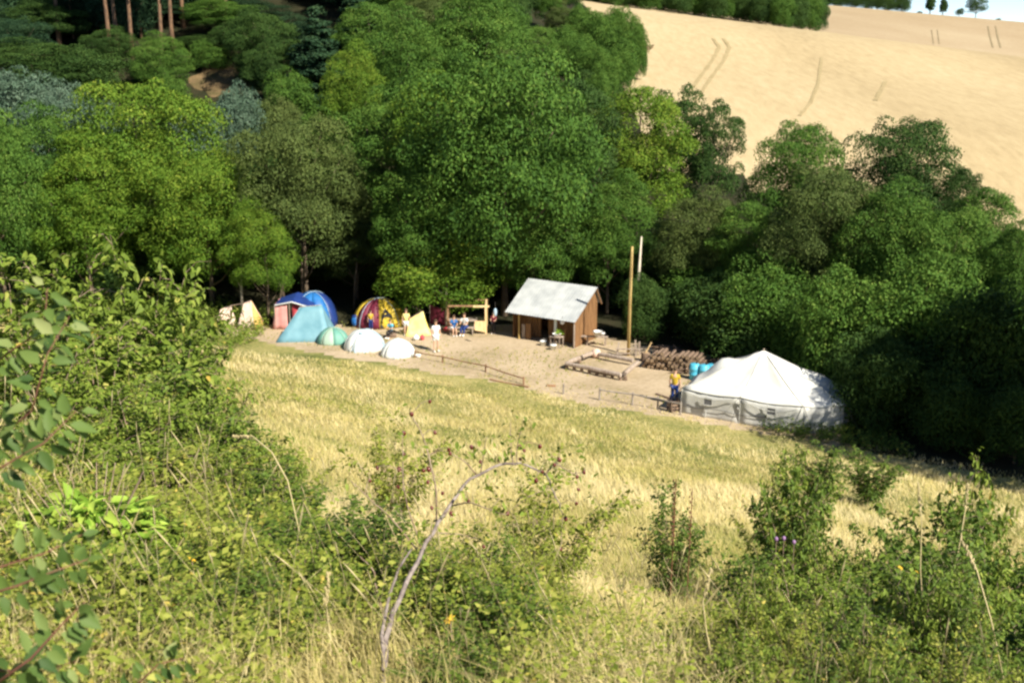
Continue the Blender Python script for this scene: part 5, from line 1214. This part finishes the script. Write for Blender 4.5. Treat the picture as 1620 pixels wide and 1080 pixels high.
for px, py, lb in ((1068, 757, 'rusty dock stalk with the tallest seed spike'), (1094, 772, 'short rusty dock stalk right of the tall one'), (1066, 800, 'rusty dock stalk low in the round bush')):
    p = at_y(px, py, 10.6); g = hz(p.x, p.y); t = thing('dock_plant', lb, 'plant', (p.x, p.y, g), 0, 'rusty dock stalks'); H_ = max(.3, p.z-g); mb = MB()
    MB().tube([(0, 0, 0), (.01, 0, H_)], [.006, .004], 5).build('stalk', M['dock'], t)
    for k in range(26): a_ = k*2.4; mb.ell((.014*math.cos(a_), .014*math.sin(a_), H_*(.6+.4*(k/26+.02*math.sin(k*3.3)))), (.008, .008, .012), 5, 4)
    mb.build('seed_spike', M['dock'], t)
# lime green clump of soft leaves, bottom left
p = at_y(150, 880, 4.6); g = hz(p.x, p.y)
t = thing('lime_plant', 'lime green clump of soft leaves glowing at the bottom left', 'plant', (p.x, p.y, g)); r = np.random.RandomState(71); n = 420
f = r.rand(n); an = r.uniform(0, 6.28, n); ro = r.uniform(0, .30, n); P = np.stack([np.cos(an)*ro, np.sin(an)*ro*.7, .12+f*max(.3, (p.z+.06-g))*(1-.5*(ro/.3)**2)], 1)
D = np.stack([np.cos(an), np.sin(an), r.uniform(-.2, .5, n)], 1)+r.normal(0, .4, (n, 3)); N = unit(np.stack([r.normal(0, .4, n), r.normal(0, .4, n)-.2, np.ones(n)], 1)); L = r.uniform(.05, .12, n)
V, F = leaf_fold(P, D, N, L, L*.42); link('foliage', mesh_np('foliage', V, F, LM['lime'], np.repeat(r.rand(n), 7)), t)
mb = MB()
for k in range(14): a_ = r.uniform(0, 6.28); mb.tube([(0, 0, 0), (.1*math.cos(a_), .08*math.sin(a_), .25), (.24*math.cos(a_), .18*math.sin(a_), .5)], [.005, .004, .002], 4)
mb.build('stem', M['twig'], t)
# ------------------------------------------------------------------ near branches with big leaves at the left edge
def near_branch(label, pts, n, leaf, seed, kind='bigleaf', rad=.0035):
    P3 = [at_y(px, py, y) for px, py, y in pts]; o0 = P3[0].copy(); t = thing('leafy_branch', label, 'branch', o0, 0, 'near branches with big leaves at the left edge')
    Q_ = [p-o0 for p in P3]; MB().tube(Q_, [rad*(1-.7*i/(len(Q_)-1)) for i in range(len(Q_))], 6).build('stem', M['red_twig'], t, True)
    r = np.random.RandomState(seed); lg = [(np.array(b)-np.array(a)) for a, b in zip(Q_[:-1], Q_[1:])]
    Ps = []; Ds = []
    for k in range(n):
        f = .12+.88*k/(n-1)*(len(Q_)-1)/(len(Q_)-1); s_ = f*(len(Q_)-1); i = min(len(Q_)-2, int(s_)); p_ = np.array(Q_[i])+lg[i]*(s_-i); d = lg[i]/np.linalg.norm(lg[i])
        sd = np.cross(d, [0, 1., 0]); sd /= np.linalg.norm(sd)+1e-6; sg = 1 if k % 2 else -1
        Ps.append(p_); Ds.append(d*.6+sd*sg*.8+r.normal(0, .3, 3)+np.array([0, 0, -.55]))
    P = np.array(Ps); D = np.array(Ds); N = unit(np.stack([r.normal(0, .4, n), r.normal(0, .4, n)-.75, np.ones(n)*.7], 1)); L = leaf*r.uniform(.7, 1.25, n)
    V, F = leaf_fold(P+unit(D)*.012, D, N, L, L*r.uniform(.42, .6, n))
    lf = []
    tint = np.repeat(np.clip(r.normal(.45, .22, n), 0, 1), 7)
    # each large leaf is a part of its own
    F2 = F.reshape(6, n, 3)
    for i in range(n):
        v = V[i*7:(i+1)*7]; c = v[0]; f_ = F2[:, i, :]-i*7
        me = mesh_np('leaf', v-c, f_, LM[kind], tint[i*7:(i+1)*7]); link('leaf', me, t, loc=tuple(c))
    return t
near_branch('big leaved branch hanging highest at the left edge', [(-60, 620, 2.9), (10, 560, 2.85), (70, 520, 2.8), (75, 455, 2.8)], 32, 0.053, 81)
near_branch('big leaved branch at mid height on the left edge with a pale bent twig', [(-70, 720, 2.7), (0, 690, 2.7), (50, 650, 2.65), (75, 560, 2.65), (110, 500, 2.7)], 33, 0.056, 82)
near_branch('big leaved branch pointing right at the left edge below the middle', [(-80, 790, 2.5), (0, 740, 2.5), (70, 700, 2.5), (120, 650, 2.55)], 29, 0.059, 83)
near_branch('red twig branch rising to the right from the bottom left edge', [(-60, 915, 2.3), (20, 890, 2.3), (70, 875, 2.3), (130, 845, 2.35)], 21, 0.053, 84)
near_branch('lower red twig branch with few leaves at the bottom left', [(-50, 950, 2.2), (30, 925, 2.2), (80, 905, 2.2), (150, 880, 2.25)], 20, 0.050, 85)
near_branch('red twig with large pointed leaves above the bottom left corner', [(-20, 1090, 2.1), (50, 1040, 2.1), (100, 985, 2.15), (135, 950, 2.15)], 24, 0.053, 86)
near_branch('leafy shoot filling the bottom left corner', [(-60, 1060, 2.3), (0, 1060, 2.25), (70, 1060, 2.25), (120, 1045, 2.25)], 24, 0.050, 87)
near_branch('leafy twig at the bottom edge, right of the left corner', [(190, 1120, 2.6), (215, 1085, 2.6), (250, 1050, 2.6), (290, 1040, 2.6)], 17, 0.044, 88)
# ------------------------------------------------------------------ arching wild rose with hips
root = at_y(603, 1085, 3.62); root.z = hz(root.x, root.y)-.03
t = thing('rose_bush', 'wild rose with a bare grey arching stem and dark red hips, bottom centre', 'bush', root)
def chain(pts, r0, r1, nm='branch', mt='grey_twig', first=None):
    Q_ = [at_y(px, py, y)-root for px, py, y in pts]
    if first is not None: Q_[0] = first
    # smooth with catmull-rom
    out = []
    for i in range(len(Q_)-1):
        p0, p1, p2, p3 = Q_[max(i-1, 0)], Q_[i], Q_[i+1], Q_[min(i+2, len(Q_)-1)]
        for k in range(4):
            s_ = k/4; out.append(.5*((2*p1)+(-p0+p2)*s_+(2*p0-5*p1+4*p2-p3)*s_*s_+(-p0+3*p1-3*p2+p3)*s_**3))
    out.append(Q_[-1]); n = len(out)-1
    rj = random.Random(len(pts)*7+int(pts[0][0])); out = [o_+Vector((rj.uniform(-1, 1), 0, rj.uniform(-1, 1)))*r0*.5 for o_ in out]
    MB().tube(out, [r0+(r1-r0)*i/n for i in range(n+1)], 7).build(nm, M[mt], t, True); return out
main = chain([(603, 1085, 3.62), (610, 1010, 3.85), (636, 935, 4.1), (668, 872, 4.35), (700, 815, 4.6), (735, 768, 4.75), (780, 738, 4.8), (825, 733, 4.85), (862, 752, 4.9), (882, 788, 4.9), (890, 815, 4.9)], .0125, .002, first=Vector((0, 0, 0)))
chain([(607, 1060, 3.7), (606, 985, 3.9), (624, 915, 4.15), (650, 866, 4.4)], .009, .004)
side = [chain([(690, 835, 4.65), (690, 780, 4.6), (678, 720, 4.6), (668, 690, 4.6), (651, 655, 4.6)], .005, .002, 'twig', 'twig'),
        chain([(712, 800, 4.7), (745, 795, 4.6), (790, 812, 4.5), (805, 812, 4.5)], .004, .0015, 'twig', 'twig'),
        chain([(755, 752, 4.8), (735, 730, 4.7), (710, 715, 4.7)], .004, .0015, 'twig', 'twig'),
        chain([(860, 752, 4.9), (880, 735, 4.9), (905, 748, 4.9), (925, 746, 4.9)], .004, .0015, 'twig', 'twig'),
        chain([(812, 735, 4.85), (808, 710, 4.85), (808, 668, 4.85)], .0035, .0012, 'twig', 'twig'),
        chain([(818, 733, 4.85), (818, 705, 4.85), (830, 660, 4.85)], .003, .0012, 'twig', 'twig'),
        chain([(760, 750, 4.8), (765, 720, 4.8), (770, 690, 4.8)], .003, .0012, 'twig', 'twig'),
        chain([(612, 1000, 4.4), (595, 930, 4.5), (590, 900, 4.5), (570, 880, 4.5)], .006, .002, 'twig', 'twig'),
        chain([(660, 870, 4.55), (620, 820, 4.55), (585, 790, 4.5), (555, 760, 4.5)], .004, .0015, 'twig', 'twig'),
        chain([(690, 842, 4.6), (730, 845, 4.6), (745, 850, 4.6)], .003, .001, 'twig', 'twig'),
        chain([(665, 862, 4.6), (640, 780, 4.55), (637, 720, 4.55), (637, 690, 4.55)], .004, .0015, 'twig', 'twig')]
allp = main+[q for s_ in side for q in s_]
M['hip'] = mat('rose_hip', (.06, .010, .010), (.17, .022, .014), 30, .3, spec=.6)
hm = MB().ell((0, 0, 0), (1, 1, 1.35), 10, 7).mesh('hip', M['hip'], True)
hips = [(651, 655), (680, 635), (688, 684), (639, 685), (640, 719), (597, 740), (631, 742), (712, 717), (710, 711), (746, 707), (670, 744), (677, 762), (678, 742), (585, 760), (630, 770), (822, 707), (829, 712), (823, 726), (854, 706), (858, 746), (877, 735), (885, 727), (924, 747), (913, 754), (848, 760), (915, 774), (912, 796), (803, 812), (741, 792), (683, 803), (714, 812), (765, 864), (887, 868), (895, 820), (700, 780), (760, 730), (790, 727)]
for i, (px, py) in enumerate(hips):
    q = at_y(px, py, 4.6 if px < 720 else 4.85)-root; c_ = min(allp, key=lambda a__: (a__-q).length); s_ = .0075 if i % 3 else .0095
    o = link('hip', hm, t, q, (rnd.uniform(-.6, .6), rnd.uniform(-.6, .6), 0), (s_, s_, s_))
    if (c_-q).length > .02: MB().tube([c_, (c_+q)/2+Vector((0, 0, .02)), q+Vector((0, 0, .008))], [.002, .0016, .0012], 4).build('twig', M['twig'], t)
r = np.random.RandomState(91); idx = r.randint(0, len(allp), 420); P = np.array([allp[i] for i in idx])+r.normal(0, .045, (420, 3)); n = 420
P = P[:]; D = unit(r.normal(size=(n, 3))+[0, 0, -.2]); N = unit(np.stack([r.normal(0, .5, n), r.normal(0, .5, n), np.ones(n)], 1)); L = r.uniform(.018, .04, n)
V, F = leaf_fold(P, D, N, L, L*.55); link('foliage', mesh_np('foliage', V, F, LM['shrub'], np.repeat(np.clip(r.normal(.6, .2, n), 0, 1), 7)), t)
# a few tall single stalks standing in the right foreground
for i, (pts, lb) in enumerate([(((1590, 1085, 4.2), (1568, 980, 4.3), (1545, 900, 4.4), (1520, 850, 4.5)), 'long bent straw stalk at the lower right, nearest the corner'),
                               (((1462, 1000, 5.2), (1456, 900, 5.2), (1458, 820, 5.3), (1452, 765, 5.3)), 'straight tan stalk in front of the dark tangled bush'),
                               (((1500, 960, 5.4), (1518, 860, 5.4), (1528, 800, 5.5), (1532, 765, 5.5)), 'tan stalk with a pale head under the pale leaved sapling'),
                               (((1135, 1085, 4.6), (1118, 1000, 4.6), (1112, 950, 4.7), (1125, 900, 4.7)), 'pale dry stalk standing at the bottom right of centre'),
                               (((525, 1085, 3.9), (522, 1000, 3.9), (515, 950, 4.0), (520, 905, 4.0)), 'yellow green weed stalk at the bottom left of the rose'),
                               (((700, 830, 5.5), (610, 700, 6.0), (590, 640, 6.0), (560, 600, 6.1)), None),
                               (((478, 860, 5.0), (455, 760, 5.1), (430, 715, 5.2), (400, 690, 5.3), (370, 690, 5.4)), 'tan arching bramble shoot above the dark forked bush')]):
    if lb is None: continue
    Q_ = [at_y(*p_) for p_ in pts]; g = hz(Q_[0].x, Q_[0].y); o0 = Vector((Q_[0].x, Q_[0].y, min(g, Q_[0].z))); tt = thing('dry_stalk', lb, 'plant', o0, 0, 'single dry stalks in the foreground')
    Q_ = [q-o0 for q in Q_]; MB().tube(([Vector((0, 0, -.02))] if .05 < Q_[0].z < .3 else [])+Q_, [.0032]*(len(Q_)-1+(1 if .05 < Q_[0].z < .3 else 0))+[.002], 5).build('stalk', M['seed'], tt, True)
    mb = MB(); d_ = (Q_[-1]-Q_[-2]).normalized()
    for k in range(18): q = Q_[-1]-d_*.008*k+Vector((rnd.uniform(-.008, .008), rnd.uniform(-.008, .008), 0)); mb.ell(q, (.005, .005, .010), 5, 4)
    mb.build('seed_spike', M['seed'], tt)
